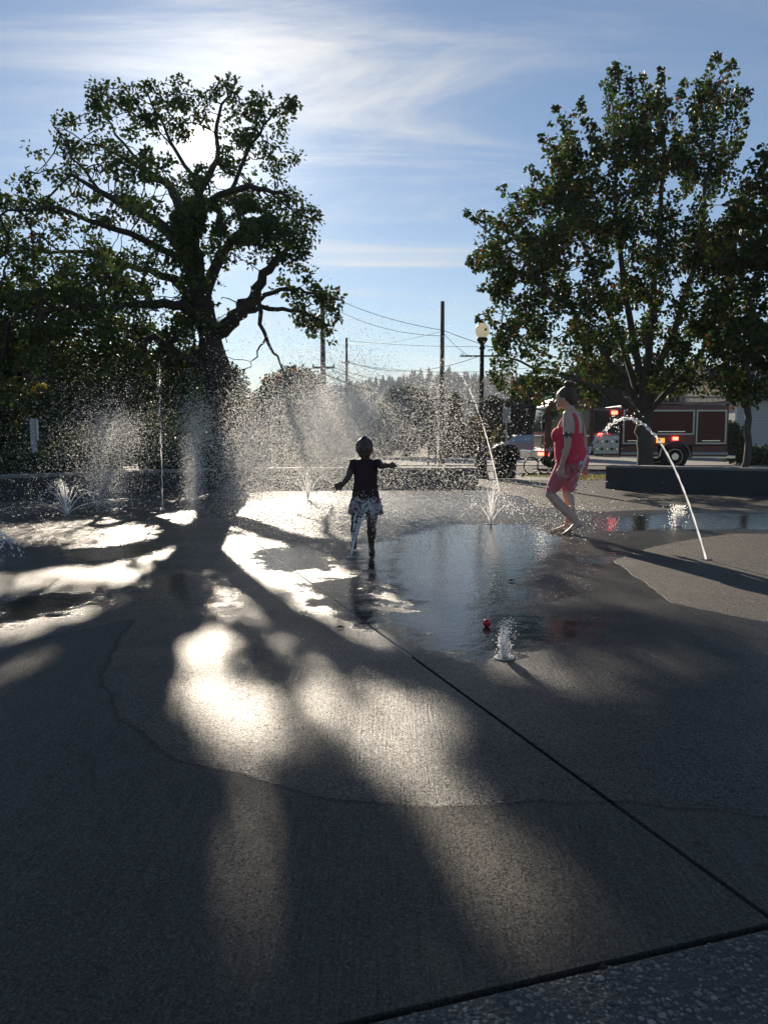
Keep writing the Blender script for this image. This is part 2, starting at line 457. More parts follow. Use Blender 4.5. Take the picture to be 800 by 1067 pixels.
mc, t, b = nt('plaza_concrete'); vec = wpos(t)
def attr(nm):
    n = t.nodes.new('ShaderNodeAttribute'); n.attribute_name = nm; return n.outputs['Fac']
edge = mathn(t, 'MULTIPLY', mathn(t, 'SUBTRACT', noise(t, 3.0, 6, 0.6, vec), 0.5), 0.13)
edge2 = mathn(t, 'MULTIPLY', mathn(t, 'SUBTRACT', noise(t, 5.0, 6, 0.7, vec), 0.5), 0.9)
wm = maprange(t, mathn(t, 'ADD', attr('wet'), edge), -0.008, 0.012, 0, 1, True)
rim = mathn(t, 'MULTIPLY', maprange(t, mathn(t, 'ADD', attr('wet'), edge), -0.03, 0.0, 0, 1, True), maprange(t, mathn(t, 'ADD', attr('wet'), edge), 0.035, 0.005, 0, 1, True))
pm = maprange(t, mathn(t, 'ADD', attr('pud'), edge2), -0.05, 0.22, 0, 1, True)
pm = mathn(t, 'MULTIPLY', pm, wm)
broom = noise(t, 1.0, 3, 0.7, mapping(t, vec, (130, 3, 1), (0, 0, R(3))))
grain = noise(t, 130, 5, 0.8, vec)
blot = noise(t, 1.3, 7, 0.65, vec)
dry = mixc(t, blot, (0.072, 0.063, 0.052), (0.140, 0.121, 0.099))
stn = maprange(t, noise(t, 0.9, 4, 0.75, mapping(t, vec, (1, .45, 1), (0, 0, R(12)))), .50, .66, 0, .5)
dry = mixc(t, stn, dry, (0.045, 0.041, 0.037))
gum = t.nodes.new('ShaderNodeTexVoronoi'); gum.inputs['Scale'].default_value = 3.2; gum.inputs['Randomness'].default_value = 1.0; t.links.new(vec, gum.inputs['Vector'])
gsp = t.nodes.new('ShaderNodeSeparateColor'); t.links.new(gum.outputs['Color'], gsp.inputs[0])
dry = mixc(t, mathn(t, 'MULTIPLY', maprange(t, gum.outputs['Distance'], .055, .035, 0, .75), mathn(t, 'GREATER_THAN', gsp.outputs[0], .6)), dry, (0.022, 0.021, 0.02))
dry = mixc(t, mathn(t, 'MULTIPLY', maprange(t, broom, 0.35, 0.65), 0.6), dry, (0.040, 0.036, 0.031))
dry = mixc(t, mathn(t, 'MULTIPLY', maprange(t, grain, 0.5, 0.75), 0.35), dry, (0.21, 0.195, 0.175))
wetc = mixc(t, blot, (0.022, 0.021, 0.020), (0.042, 0.039, 0.036))
spk = t.nodes.new('ShaderNodeTexVoronoi'); spk.inputs['Scale'].default_value = 210; t.links.new(vec, spk.inputs['Vector'])
sc_ = t.nodes.new('ShaderNodeSeparateColor'); t.links.new(spk.outputs['Color'], sc_.inputs[0])
dry = mixc(t, maprange(t, sc_.outputs[0], .62, 1.0, 0, .40), dry, (0.03, 0.028, 0.026))
dry = mixc(t, maprange(t, sc_.outputs[1], .72, 1.0, 0, .38), dry, (0.24, 0.225, 0.20))
wetc = mixc(t, maprange(t, sc_.outputs[1], .6, 1.0, 0, .8), wetc, (0.13, 0.122, 0.112))
wetc = mixc(t, maprange(t, sc_.outputs[0], .5, 1.0, 0, .7), wetc, (0.012, 0.012, 0.012))
spl = mathn(t, 'ADD', mathn(t, 'MULTIPLY', maprange(t, sc_.outputs[2], .15, .85), .52), .04)
spm = t.nodes.new('ShaderNodeMix'); t.links.new(attr('pud'), spm.inputs[0]); t.links.new(spl, spm.inputs[2]); spm.inputs[3].default_value = .5
t.links.new(spm.outputs[0], b.inputs['Specular IOR Level'])
colr = mixc(t, wm, dry, wetc)
colr = mixc(t, mathn(t, 'MULTIPLY', rim, 0.75), colr, (0.03, 0.026, 0.022))
colr = mixc(t, pm, colr, (0.028, 0.028, 0.028))
t.links.new(colr, b.inputs['Base Color'])
rw = maprange(t, noise(t, 2.2, 5, 0.6, vec), 0.35, 0.65, 0.28, 0.41)
rr = t.nodes.new('ShaderNodeMix'); t.links.new(wm, rr.inputs[0]); rr.inputs[2].default_value = 0.62; t.links.new(rw, rr.inputs[3])
rr2 = t.nodes.new('ShaderNodeMix'); t.links.new(pm, rr2.inputs[0]); t.links.new(rr.outputs[0], rr2.inputs[2]); rr2.inputs[3].default_value = 0.07
t.links.new(rr2.outputs[0], b.inputs['Roughness'])
b.inputs['IOR'].default_value = 1.38
hgt = mathn(t, 'ADD', mathn(t, 'MULTIPLY', broom, 1.1), mathn(t, 'MULTIPLY', grain, 1.5))
bs = mathn(t, 'MULTIPLY', mathn(t, 'SUBTRACT', 1.0, mathn(t, 'MULTIPLY', wm, 0.65)), mathn(t, 'SUBTRACT', 1.0, mathn(t, 'MULTIPLY', pm, 0.93)))
hgt = mathn(t, 'MULTIPLY', hgt, bs)
rip = mathn(t, 'ADD', mathn(t, 'MULTIPLY', noise(t, 11, 3, 0.55, vec), 2.0), mathn(t, 'MULTIPLY', noise(t, 38, 2, 0.5, vec), 0.55))
hgt = mathn(t, 'ADD', hgt, mathn(t, 'MULTIPLY', mathn(t, 'MULTIPLY', rip, pm), 0.24))
bump(t, b, hgt, 0.9, 0.006)

ma, t, b = nt('exposed_aggregate'); vec = wpos(t)
vo = t.nodes.new('ShaderNodeTexVoronoi'); vo.inputs['Scale'].default_value = 95; t.links.new(vec, vo.inputs['Vector'])
pc = t.nodes.new('ShaderNodeSeparateColor'); t.links.new(vo.outputs['Color'], pc.inputs[0])
cc = ramp(t, pc.outputs[0], [(0, (0.05, 0.048, 0.045)), (0.5, (0.13, 0.12, 0.105)), (1.0, (0.30, 0.27, 0.23))])
t.links.new(mixc(t, maprange(t, vo.outputs['Distance'], 0.25, 0.6), cc, (0.055, 0.05, 0.045)), b.inputs['Base Color'])
b.inputs['Roughness'].default_value = 0.7
bump(t, b, maprange(t, vo.outputs['Distance'], 0.1, 0.6, 1, 0), 0.8, 0.006)
tag(link('plaza', me, [mc, ma]), 'wet splash pad of jointed concrete slabs', 'plaza', kind='structure')

# water lying in the far part of the slab joint
mwj, t, b = nt('joint_water'); b.inputs['Base Color'].default_value = (.02, .02, .02, 1); b.inputs['Roughness'].default_value = .16; b.inputs['IOR'].default_value = 1.33
bump(t, b, noise(t, 25, 3, .6, wpos(t)), .5, .004)
a_, nrm_, hw_ = lines[0]; e_ = (JA[0][1]-JA[0][0]).normalized()
q0 = (gp(150, 522)-a_).dot(e_); q1 = (gp(428, 684)-a_).dot(e_)
wj = []; wf = []
for i_ in range(60):
    p_ = a_+e_*(q0+(q1-q0)*i_/59)
    wj += [tuple(p_-nrm_*(hw_-.0005)+Vector((0, 0, -.003))), tuple(p_+nrm_*(hw_-.0005)+Vector((0, 0, -.003)))]
    if i_: wf.append((2*i_-2, 2*i_-1, 2*i_+1, 2*i_))
tag(np_mesh('water', wj, np.array(wf), mwj, smooth=True), 'water lying in the slab joint', 'water', kind='structure')

# loose pebbles set in the exposed aggregate
a, nrm, hw = lines[1]
oct_v = np.array([(1, 0, 0), (-1, 0, 0), (0, 1, 0), (0, -1, 0), (0, 0, 1), (0, 0, -1)], float)
oct_f = np.array([(0, 2, 4), (2, 1, 4), (1, 3, 4), (3, 0, 4), (2, 0, 5), (1, 2, 5), (3, 1, 5), (0, 3, 5)])
def icos():
    bm = bmesh.new(); bmesh.ops.create_icosphere(bm, subdivisions=1, radius=1)
    v_ = np.array([q.co[:] for q in bm.verts]); f_ = np.array([[q.index for q in f.verts] for f in bm.faces]); bm.free(); return v_, f_
ICO_V, ICO_F = icos()
def blobs(cent, rad, base=(oct_v, oct_f)):
    bv, bf = base; n = len(cent)
    rad = np.asarray(rad)
    if rad.ndim == 1: rad = rad[:, None]
    v_ = cent[:, None, :] + bv[None] * (rad[:, None, :] if rad.shape[1] == 3 else rad[:, None, :])
    f_ = bf[None] + (np.arange(n) * len(bv))[:, None, None]
    return v_.reshape(-1, 3), f_.reshape(-1, 3)
c = np.stack([rng.uniform(-0.2, 1.5, 9000), rng.uniform(0.7, 1.75, 9000), np.zeros(9000)], 1)
dd = (c[:, :2] - np.array(a[:2])) @ np.array(nrm[:2])
c = c[(dd < -hw-0.004) & (dd > -0.5)]
rr_ = 0.0022 + 0.0065 * rng.random(len(c))**3.5
M['pebble'] = leafmat('pebble', [(0, (0.05, 0.048, 0.045)), (0.6, (0.14, 0.125, 0.11)), (1.0, (0.34, 0.31, 0.27))], 0.0, 0.6)
v_, f_ = blobs(c, np.stack([rr_*rng.uniform(.8, 1.3, len(c)), rr_, rr_*0.6], 1), (ICO_V, ICO_F))
tag(np_mesh('gravel', v_, f_, M['pebble'], smooth=True), 'small pebbles set in the exposed aggregate paving', 'gravel', kind='stuff')

# ---- lawn, path, sidewalk, road
def sheet(name, x0, x1, yl, dz, m, label, cat):
    v_ = []; f_ = []
    for i, y in enumerate(yl): v_ += [(x0, y, hz(y)+dz), (x1, y, hz(y)+dz)]
    f_ = np.array([(2*i, 2*i+1, 2*i+3, 2*i+2) for i in range(len(yl)-1)])
    return tag(np_mesh(name, v_, f_, m), label, cat, kind='structure')
YL = list(np.linspace(18.47, 26.9, 24))
mlawn, t, b = nt('lawn'); vec = wpos(t)
t.links.new(ramp(t, noise(t, 3.0, 8, 0.7, vec), [(0.3, (0.05, 0.06, 0.02)), (0.55, (0.11, 0.105, 0.035)), (0.75, (0.19, 0.16, 0.07))]), b.inputs['Base Color'])
b.inputs['Roughness'].default_value = 0.95; bump(t, b, noise(t, 60, 3, 0.7, vec), 1.0, 0.03)
mside = simple('sidewalk_concrete', (0.26, 0.245, 0.22), 0.85, var=0.2, nscale=1.5, bmp=0.2)
mroad = simple('asphalt', (0.055, 0.055, 0.057), 0.85, var=0.25, nscale=2.0, bmp=0.4, bscale=120)
sheet('lawn', -30, 2.0, YL, 0.004, mlawn, 'shaded grass behind the curved seat wall', 'lawn')
sheet('lawn', 4.6, 30, YL, 0.004, mlawn, 'dry sunlit grass between seat wall and street', 'lawn')
sheet('path', 2.0, 4.6, YL, 0.004, mside, 'concrete path leading from plaza to street', 'path')
sheet('sidewalk', -60, 60, [26.95, 28.8], 0.006, mside, 'pale concrete sidewalk beside the street', 'sidewalk')
sheet('road', -200, 200, [28.95, 35.2], -0.02, mroad, 'asphalt street with a fire engine on it', 'road')
kb = MB(); kb.box(-60, 60, 28.81, 28.95, -0.4, -0.285); kb.box(-60, 60, 35.2, 35.34, -0.4, -0.285)
tag(kb.build('kerb', mside), 'concrete kerbs along both sides of street', 'kerb', kind='structure')
sheet('sidewalk', -80, 80, [35.35, 47.5], 0.006, mside, 'broad pale paving across the street', 'sidewalk')
# painted centre line
ml = MB()
for i in range(-8, 9): ml.box(i*6-1.5, i*6+1.5, 34.3, 34.42, -0.318, -0.3165)
tag(ml.build('road_marking', simple('road_paint', (0.6, 0.5, 0.12), 0.7)), 'dashed yellow line painted on the street', 'road marking', kind='structure')

# grass blades where the lawn catches the sun
n = 5000
gx = rng.uniform(4.7, 8.5, n); gy = rng.uniform(18.6, 26.5, n)
hgt_ = rng.uniform(0.03, 0.08, n); an = rng.uniform(0, 6.28, n)
v_ = np.zeros((n, 3, 3)); gz = np.array([hz(q) for q in gy])
v_[:, 0] = np.stack([gx-0.012*np.cos(an), gy-0.012*np.sin(an), gz], 1)
v_[:, 1] = np.stack([gx+0.012*np.cos(an), gy+0.012*np.sin(an), gz], 1)
v_[:, 2] = np.stack([gx+rng.normal(0, .03, n), gy+rng.normal(0, .03, n), gz+hgt_], 1)
tag(np_mesh('grass', v_.reshape(-1, 3), np.arange(3*n).reshape(-1, 3), leafmat('grass_blade', [(0, (0.07, 0.09, 0.02)), (0.6, (0.15, 0.14, 0.04)), (1, (0.25, 0.2, 0.09))], 0.4)), 'short dry grass near the bicycle rack', 'grass', kind='stuff')

# ------------------------------------------------------------------ seat walls
def seat_wall(name, pts, th, h, label, z0=0.0):
    e = empty(name, (pts[len(pts)//2][0], pts[len(pts)//2][1], z0), label, 'wall')
    def strip(o0, o1, za, zb):
        mb = MB(); P = [Vector((p[0], p[1], 0)) for p in pts]; sec = []
        for i, p in enumerate(P):
            tg = (P[min(i+1, len(P)-1)] - P[max(i-1, 0)]).normalized(); nn = Vector((-tg.y, tg.x, 0))
            if nn.y < 0: nn = -nn
            sec.append([(p+nn*o0)[:2]+(za,), (p+nn*o1)[:2]+(za,), (p+nn*o1)[:2]+(zb,), (p+nn*o0)[:2]+(zb,)])
        vs = [v for s in sec for v in s]; fs = []
        for i in range(len(sec)-1):
            for k in range(4): fs.append((i*4+k, i*4+(k+1) % 4, (i+1)*4+(k+1) % 4, (i+1)*4+k))
        fs += [(3, 2, 1, 0), tuple((len(sec)-1)*4+k for k in range(4))]
        return mb.add(vs, fs)
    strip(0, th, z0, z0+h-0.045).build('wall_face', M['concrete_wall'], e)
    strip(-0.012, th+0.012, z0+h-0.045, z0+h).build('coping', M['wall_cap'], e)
    return e
seat_wall('seat_wall', bez([(-10.5, 8.6), (-8.4, 10.6), (-6.3, 12.7), (-4.8, 14.3), (-3.35, 15.4)], 24), 0.45, 0.41, 'curved low concrete seat wall under the big oak')
seat_wall('seat_wall', bez([(-2.75, 15.85), (-0.5, 16.15), (1.98, 16.1)], 10), 0.45, 0.40, 'low concrete seat wall behind the running child')
seat_wall('seat_wall', bez([(4.5, 15.6), (5.8, 14.9), (7.2, 13.8), (8.8, 12.2), (10.5, 10.0)], 24), 0.5, 0.47, 'dark low concrete seat wall in front of the maple')

# ------------------------------------------------------------------ leaves
def leaf_mesh(cent, size, outward=None, width=0.62, droop=0.3):
    n = len(cent)
    ax = rng.normal(size=(n, 3)); 
    if outward is not None: ax += outward*1.1
    ax[:, 2] -= droop
    ax /= np.linalg.norm(ax, axis=1)[:, None] + 1e-9
    up = rng.normal(size=(n, 3)); up[:, 2] += 0.9
    sd_ = np.cross(ax, up); sd_ /= np.linalg.norm(sd_, axis=1)[:, None] + 1e-9
    nr = np.cross(sd_, ax)
    s = size[:, None]; wd = s*width*0.5*rng.uniform(0.75, 1.25, n)[:, None]
    v = np.zeros((n, 6, 3)); f = rng.uniform(0.0, 0.35, n)[:, None]*s
    v[:, 0] = cent
    v[:, 1] = cent + ax*s*0.30 + sd_*wd + nr*f*0.6
    v[:, 2] = cent + ax*s*0.72 + sd_*wd*0.75 + nr*f*0.4
    v[:, 3] = cent + ax*s - nr*f*0.5
    v[:, 4] = cent + ax*s*0.72 - sd_*wd*0.75 + nr*f*0.4
    v[:, 5] = cent + ax*s*0.30 - sd_*wd + nr*f*0.6
    q = np.array([(0, 1, 2, 3), (0, 3, 4, 5)])[None] + (np.arange(n)*6)[:, None, None]
    return v.reshape(-1, 3), q.reshape(-1, 4)

def in_poly(px, py, poly):
    ins = np.zeros(len(px), bool); n = len(poly)
    for i in range(n):
        (x0, y0), (x1, y1) = poly[i], poly[(i+1) % n]
        ins ^= ((y0 > py) != (y1 > py)) & (px < (x1-x0)*(py-y0)/(y1-y0+1e-12)+x0)
    return ins
def edge_dist(px, py, poly):
    P = np.stack([px, py], 1); return np.abs(sdf_poly(P, poly))

def colonize(nodes, parents, attr_pts, step=0.22, infl=3.0, kill=0.35, iters=70):
    nodes = [np.array(n) for n in nodes]; parents = list(parents)
    A = attr_pts.copy()
    for it in range(iters):
        if len(A) == 0: break
        Nn = np.array(nodes)
        d2 = ((A[:, None, :]-Nn[None])**2).sum(2)
        j = d2.argmin(1); dm = np.sqrt(d2[np.arange(len(A)), j])
        ok = dm < infl
        if not ok.any(): infl *= 1.5; continue
        new = 0
        for k in np.unique(j[ok]):
            sel = ok & (j == k)
            dv = A[sel]-Nn[k]; dv /= np.linalg.norm(dv, axis=1)[:, None]+1e-9
            dv = dv.sum(0) + rng.normal(0, 0.25, 3); dv /= np.linalg.norm(dv)+1e-9
            nodes.append(Nn[k]+dv*step); parents.append(int(k)); new += 1
        Nn = np.array(nodes[-new:]) if new else np.zeros((0, 3))
        if new:
            d2 = ((A[:, None, :]-Nn[None])**2).sum(2).min(1)
            A = A[d2 > kill*kill]
    return np.array(nodes), np.array(parents)

def branch_mesh(mb, nodes, parents, rmin, rfix, expo=2.3, skip=0):
    n = len(nodes); ch = [[] for _ in range(n)]
    for i in range(n):
        if parents[i] >= 0: ch[parents[i]].append(i)
    rad = np.zeros(n); order = list(range(n))
    depth = np.zeros(n, int)
    for i in range(n):
        if parents[i] >= 0: depth[i] = depth[parents[i]]+1
    for i in sorted(order, key=lambda q: -depth[q]):
        if not ch[i]: rad[i] = rmin
        else: rad[i] = (sum(rad[c]**expo for c in ch[i]))**(1/expo)
        if i in rfix: rad[i] = rfix[i]
    done = set(); stack = [i for i in range(n) if parents[i] < 0]
    starts = [(i, None) for i in stack]
    while starts:
        s, par = starts.pop()
        chain = [s] if par is None else [par, s]; cur = s
        while ch[cur]:
            cs = sorted(ch[cur], key=lambda q: -rad[q])
            for o in cs[1:]: starts.append((o, cur))
            chain.append(cs[0]); cur = cs[0]
        if len(chain) < 2: continue
        rr = [rad[c] for c in chain]
        if par is not None: rr[0] = min(rad[par]*0.7, rad[s]*1.25)
        big = max(rr)
        mb.tube([nodes[c] for c in chain], rr, 12 if big > 0.15 else (7 if big > 0.05 else 4), cap=True)
    return rad

def limbs(D, limb_list, sub=2):
    """limb_list: (list of (px,py,dY,r), attach index or None). Returns nodes, parents, rfix"""
    nodes = []; parents = []; rfix = {}
    for pts, att in limb_list:
        raw = [tuple(at(p[0], p[1], D+p[2]))+(p[3],) for p in pts]
        raw = bez(raw, len(raw)*2-1) if len(raw) > 2 else raw
        w_ = [np.array(q[:3]) for q in raw]; r_ = [max(q[3], .012) for q in raw]
        if att == 'root': prev = -1
        else:
            prev = int(np.argmin([np.linalg.norm(nn-w_[0]) for nn in nodes]))
        for i in range(len(w_)):
            if i == 0:
                if prev == -1: nodes.append(w_[0]); parents.append(-1); rfix[len(nodes)-1] = r_[0]; prev = len(nodes)-1
                continue
            a_ = np.array(nodes[prev]) if i == 1 else w_[i-1]
            for k in range(1, sub+1):
                f_ = k/sub; p = a_*(1-f_)+w_[i]*f_ + (rng.normal(0, 0.04, 3) if k < sub else 0)
                nodes.append(p); parents.append(prev); prev = len(nodes)-1
                rfix[prev] = r_[i-1]*(1-f_)+r_[i]*f_
    return nodes, parents, rfix

def sample_clumps(poly, D, n, thick, holes, dens=None, min_edge=3, ppm=40):
    xs_ = [p[0] for p in poly]; ys_ = [p[1] for p in poly]
    out = []
    while len(out) < n:
        px = rng.uniform(min(xs_), max(xs_), 4000); py = rng.uniform(min(ys_), max(ys_), 4000)
        k = in_poly(px, py, poly); px, py = px[k], py[k]
        ed = edge_dist(px, py, poly); k = ed > min_edge*rng.uniform(0.3, 2.2, len(ed)); px, py, ed = px[k], py[k], ed[k]
        keep = np.ones(len(px), bool)
        for hx, hy, hrx, hry in holes: keep &= (((px-hx)/hrx)**2+((py-hy)/hry)**2) > 1
        if dens is not None: keep &= rng.random(len(px)) < dens(px, py)
        px, py, ed = px[keep], py[keep], ed[keep]
        th = np.minimum(thick, ed/ppm*1.3+0.5)
        dy = rng.uniform(-1, 1, len(px))*th
        for q in range(len(px)): out.append(np.array(at(px[q], py[q], D+dy[q])))
    return np.array(out[:n])

def clump_leaves(cl, per, rad, size, flat=0.7):
    n = len(cl)*per
    off = rng.normal(size=(n, 3)); off /= np.linalg.norm(off, axis=1)[:, None]
    rr = rng.random(n)**0.45
    rc = np.repeat(rad*rng.uniform(0.6, 1.35, len(cl)), per)
    o = off*(rr*rc)[:, None]; o[:, 2] *= flat
    c = np.repeat(cl, per, 0)+o
    return c, off, size*rng.uniform(0.65, 1.3, n)

# --- ground patches that the low sun reaches through gaps in the oak (picture positions of the patches)
LIT = [(212, 677, 38, 23, 1), (238, 735, 60, 33, 1), (265, 780, 54, 30, 1), (190, 728, 18, 18, .97), (324, 770, 14, 46, .8), (425, 775, 62, 62, .98), (330, 712, 18, 20, .9), (355, 662, 55, 14, .9),
       (310, 636, 40, 7, .85), (555, 690, 34, 20, .98), (480, 870, 60, 45, .95), (560, 930, 80, 70, .95), (620, 1000, 60, 50, .92), (262, 880, 34, 80, .99), (245, 980, 50, 120, .985), (40, 690, 40, 10, .95), (20, 710, 18, 12, .97), (450, 1010, 50, 60, .88),
       (290, 538, 85, 18, .99), (290, 574, 75, 20, .99), (200, 609, 12, 18, 1), (310, 604, 80, 10, .98), (196, 540, 22, 8, 1), (70, 597, 85, 10, .98), (80, 556, 90, 14, .92), (110, 575, 50, 7, .98),
       (50, 640, 75, 9, .97), (190, 570, 18, 8, .97), (175, 580, 22, 7, .97), (170, 537, 12, 5, .95), (470, 600, 60, 30, .9), (640, 622, 90, 12, .97), (690, 690, 70, 14, .88), (525, 665, 26, 26, .97), (620, 720, 60, 16, .88), (720, 760, 70, 16, .85),
       (255, 618, 22, 8, .96), (450, 550, 120, 22, .97), (560, 580, 60, 25, .97)]
def ground_lit(c):
    k = c[:, 2]/sd.z
    g = c - np.array(sd)[None]*k[:, None]
    px, py = project(g)
    p = np.zeros(len(c))
    for x, y, rx, ry, s in LIT:
        q = ((px-x)/rx)**2+((py-y)/ry)**2
        p = np.maximum(p, np.where(q < 1, s, 0))
    p[g[:, 1] < 0.4] = 0
    k = (c[:, 1]-11.3)/sd.y; g = c-np.array(sd)[None]*k[:, None]          # sun shafts that light the spray
    px, py = project(g)
    for x, y, rx, ry, s in ((345, 440, 50, 46, .8), (205, 490, 9, 42, .95), (264, 490, 18, 42, .85), (112, 470, 20, 34, .7), (300, 470, 30, 30, .6)):
        q = ((px-x)/rx)**2+((py-y)/ry)**2
        p = np.maximum(p, np.where((q < 1) & (c[:, 1] > 13), s, 0))
    return p

# ------------------------------------------------------------------ the oak
DO = 20.0
oak = empty('oak_tree', at(243, 498, DO).to_tuple()[:2]+(hz(DO),), 'huge spreading old oak with a thick dark trunk and the sun behind it', 'tree')
OAK_POLY = [(86, 100), (92, 84), (106, 79), (118, 88), (130, 74), (153, 80), (160, 92), (174, 76), (196, 80), (208, 92), (222, 88), (236, 77), (255, 90), (276, 94), (298, 100), (316, 106),
            (309, 128), (293, 139), (312, 158), (308, 178), (334, 215), (322, 240), (330, 264), (318, 290), (345, 305), (356, 335), (345, 362), (322, 340), (300, 345), (270, 330), (252, 345), (262, 390), (250, 432), (236, 428),
            (225, 460), (190, 472), (0, 474), (-70, 470), (-75, 230), (0, 200), (30, 165), (20, 158), (51, 140), (60, 116), (80, 108)]
HOLES = [(212, 152, 19, 22), (140, 153, 12, 11), (149, 198, 13, 11), (172, 203, 10, 12), (196, 165, 9, 18), (106, 217, 14, 8), (238, 219, 13, 8), (263, 224, 18, 7), (272, 288, 14, 20), (282, 335, 22, 12), (270, 360, 16, 26), (305, 322, 10, 7),
         (47, 400, 13, 11), (30, 392, 7, 11), (240, 195, 14, 8), (225, 118, 12, 9), (85, 140, 12, 8), (65, 200, 12, 8), (125, 240, 12, 7), (250, 285, 14, 18), (60, 230, 10, 6), (185, 120, 8, 8), (255, 130, 10, 8), (172, 235, 9, 8), (222, 226, 10, 10), (248, 160, 9, 7), (290, 160, 9, 7), (120, 190, 9, 6), (165, 150, 7, 9), (85, 260, 9, 5), (30, 240, 9, 6), (130, 120, 8, 7), (283, 125, 9, 6), (150, 262, 10, 6), (20, 300, 7, 4), (100, 300, 7, 4)]
def oak_dens(px, py):
    d = np.where(py < 260, 0.62, 0.9)
    d = np.where((px < 95) & (py < 200), 0.30, d)
    d = np.where((px > 255) & (py > 270), 0.7, d)
    d = np.where((py > 270) & (px < 235), 1.0, d)
    return d
L_OAK = [([(243, 505, 0, .47), (240, 470, 0, .42), (235, 430, 0, .39), (225, 380, 0, .36), (213, 325, 0, .33), (204, 280, 0, .29), (200, 250, 0, .25)], 'root'),
         ([(205, 278, 0, .2), (185, 252, -.6, .19), (160, 228, -1, .16), (135, 217, -1.2, .12), (105, 200, -1.5, .08), (75, 182, -1.8, .04)], 0),
         ([(201, 250, 0, .2), (190, 222, .6, .18), (178, 195, 1, .14), (158, 182, 1.2, .1), (130, 165, 1.4, .06), (100, 150, 1.6, .035)], 0),
         ([(201, 250, 0, .19), (202, 228, 0, .16), (208, 200, .2, .13), (226, 168, .3, .09), (226, 130, .2, .06), (236, 92, 0, .03)], 0),
         ([(201, 252, 0, .16), (207, 230, -.5, .14), (221, 209, -.9, .12), (241, 199, -1.3, .1), (265, 196, -1.6, .08), (300, 205, -2, .04)], 0),
         ([(212, 310, 0, .2), (232, 262, .8, .16), (252, 242, 1.2, .13), (280, 234, 1.5, .08), (312, 245, 1.8, .04)], 0),
         ([(224, 352, 0, .27), (243, 334, -.5, .23), (260, 317, -.8, .2), (273, 294, -1, .15), (287, 271, -1.2, .12)], 0),
         ([(262, 318, -.8, .09), (285, 305, -.9, .07), (312, 300, -1, .05), (340, 312, -1.1, .03)], 0),
         ([(254, 326, -.7, .09), (280, 322, -.8, .075), (310, 324, -1, .055), (345, 340, -1.3, .03)], 0),
         ([(270, 308, -.9, .08), (275, 345, -1.2, .06), (285, 368, -1.3, .04), (298, 388, -1.4, .02)], 0),
         ([(280, 352, -1.2, .035), (268, 366, -1.1, .025), (262, 382, -1.1, .015)], 0),
         ([(205, 278, 0, .12), (150, 250, -1.5, .1), (100, 232, -2.2, .07), (50, 215, -2.6, .05), (0, 225, -2.8, .03)], 0),
         ([(216, 345, 0, .18), (190, 318, -1, .15), (150, 317, -1.6, .12), (110, 318, -2, .08), (60, 322, -2.4, .05), (10, 335, -2.6, .03)], 0),
         ([(214, 335, 0, .18), (180, 290, 1.2, .14), (130, 275, 2, .1), (70, 262, 2.6, .06), (10, 262, 3, .04)], 0),
         ([(222, 390, 0, .15), (180, 368, 1, .12), (140, 372, 1.8, .08), (90, 385, 2.4, .05)], 0),
         ([(222, 395, 0, .12), (160, 350, -1.5, .1), (150, 375, -2, .05)], 0),
         ([(214, 200, .2, .08), (185, 160, .8, .06), (165, 120, 1, .04), (150, 90, 1, .02)], 0),
         ([(158, 182, 1.2, .06), (120, 140, 1.6, .04), (105, 110, 1.8, .02)], 0),
         ([(105, 200, -1.5, .05), (70, 150, -1.5, .03), (55, 130, -1.5, .015)], 0),
         ([(240, 203, -1.3, .07), (262, 150, -1, .05), (285, 115, -1, .025)], 0)]
nodes, parents, rfix = limbs(DO, L_OAK)
cl_oak = sample_clumps(OAK_POLY, DO, 900, 4.2, HOLES, oak_dens)
nd, pa = colonize(nodes, parents, cl_oak, step=0.2, infl=1.9, kill=0.25, iters=55)
rfix = {k_: (r_ if k_ < 14 else r_*.8) for k_, r_ in rfix.items()}
mb = MB(); branch_mesh(mb, nd, pa, 0.012, rfix)
# root flare
base = at(243, 505, DO); base.z = hz(DO)
for k in range(7):
    an = k*0.9; d_ = Vector((math.cos(an), math.sin(an), 0))
    mb.tube([base+Vector((0, 0, 0.9))+d_*0.22, base+Vector((0, 0, 0.3))+d_*0.42, base+d_*0.75+Vector((0, 0, -0.05))], [0.24, 0.18, 0.07], 8)
mb.tube([base+Vector((0, 0, -0.2)), base+Vector((0, 0, 0.7))], [0.58, 0.5], 14)
mb.build('trunk', M['bark'], oak, True)
C1, O1, S1 = clump_leaves(cl_oak, 66, 0.28, 0.098)
# leaves at twig tips too
from mathutils import noise as mnoise
nz = np.array([mnoise.noise(Vector(c_)*1.5) for c_ in C1])
kk = nz > -.30
C1, O1, S1 = C1[kk], O1[kk], S1[kk]
tips = nd[np.setdiff1d(np.arange(len(nd)), pa)]
C2, O2, S2 = clump_leaves(tips, 12, 0.2, 0.12)
# dense lower curtain of foliage
LOW_POLY = [(-75, 300), (60, 290), (150, 285), (205, 300), (215, 380), (212, 450), (180, 474), (-75, 474)]
SIDE_POLY = [(285, 285), (318, 285), (345, 300), (356, 330), (345, 358), (318, 345), (300, 335), (312, 315), (290, 300)]
cl_s = sample_clumps(SIDE_POLY, DO-1, 46, 0.7, [], None, 1)
nd2, pa2 = colonize(nodes, parents, cl_s, step=0.16, infl=1.6, kill=0.16, iters=30)
C5, O5, S5 = clump_leaves(cl_s, 22, 0.22, 0.115)
mb2 = MB()
for i_ in range(len(nodes), len(nd2)): mb2.tube([nd2[pa2[i_]], nd2[i_]], .011, 4)
mb2.build('twigs', M['bark'], oak)['kind'] = 'stuff'
cl3 = sample_clumps(LOW_POLY, DO+0.5, 330, 3.2, HOLES[11:13], None)
C3, O3, S3 = clump_leaves(cl3, 60, 0.42, 0.125)
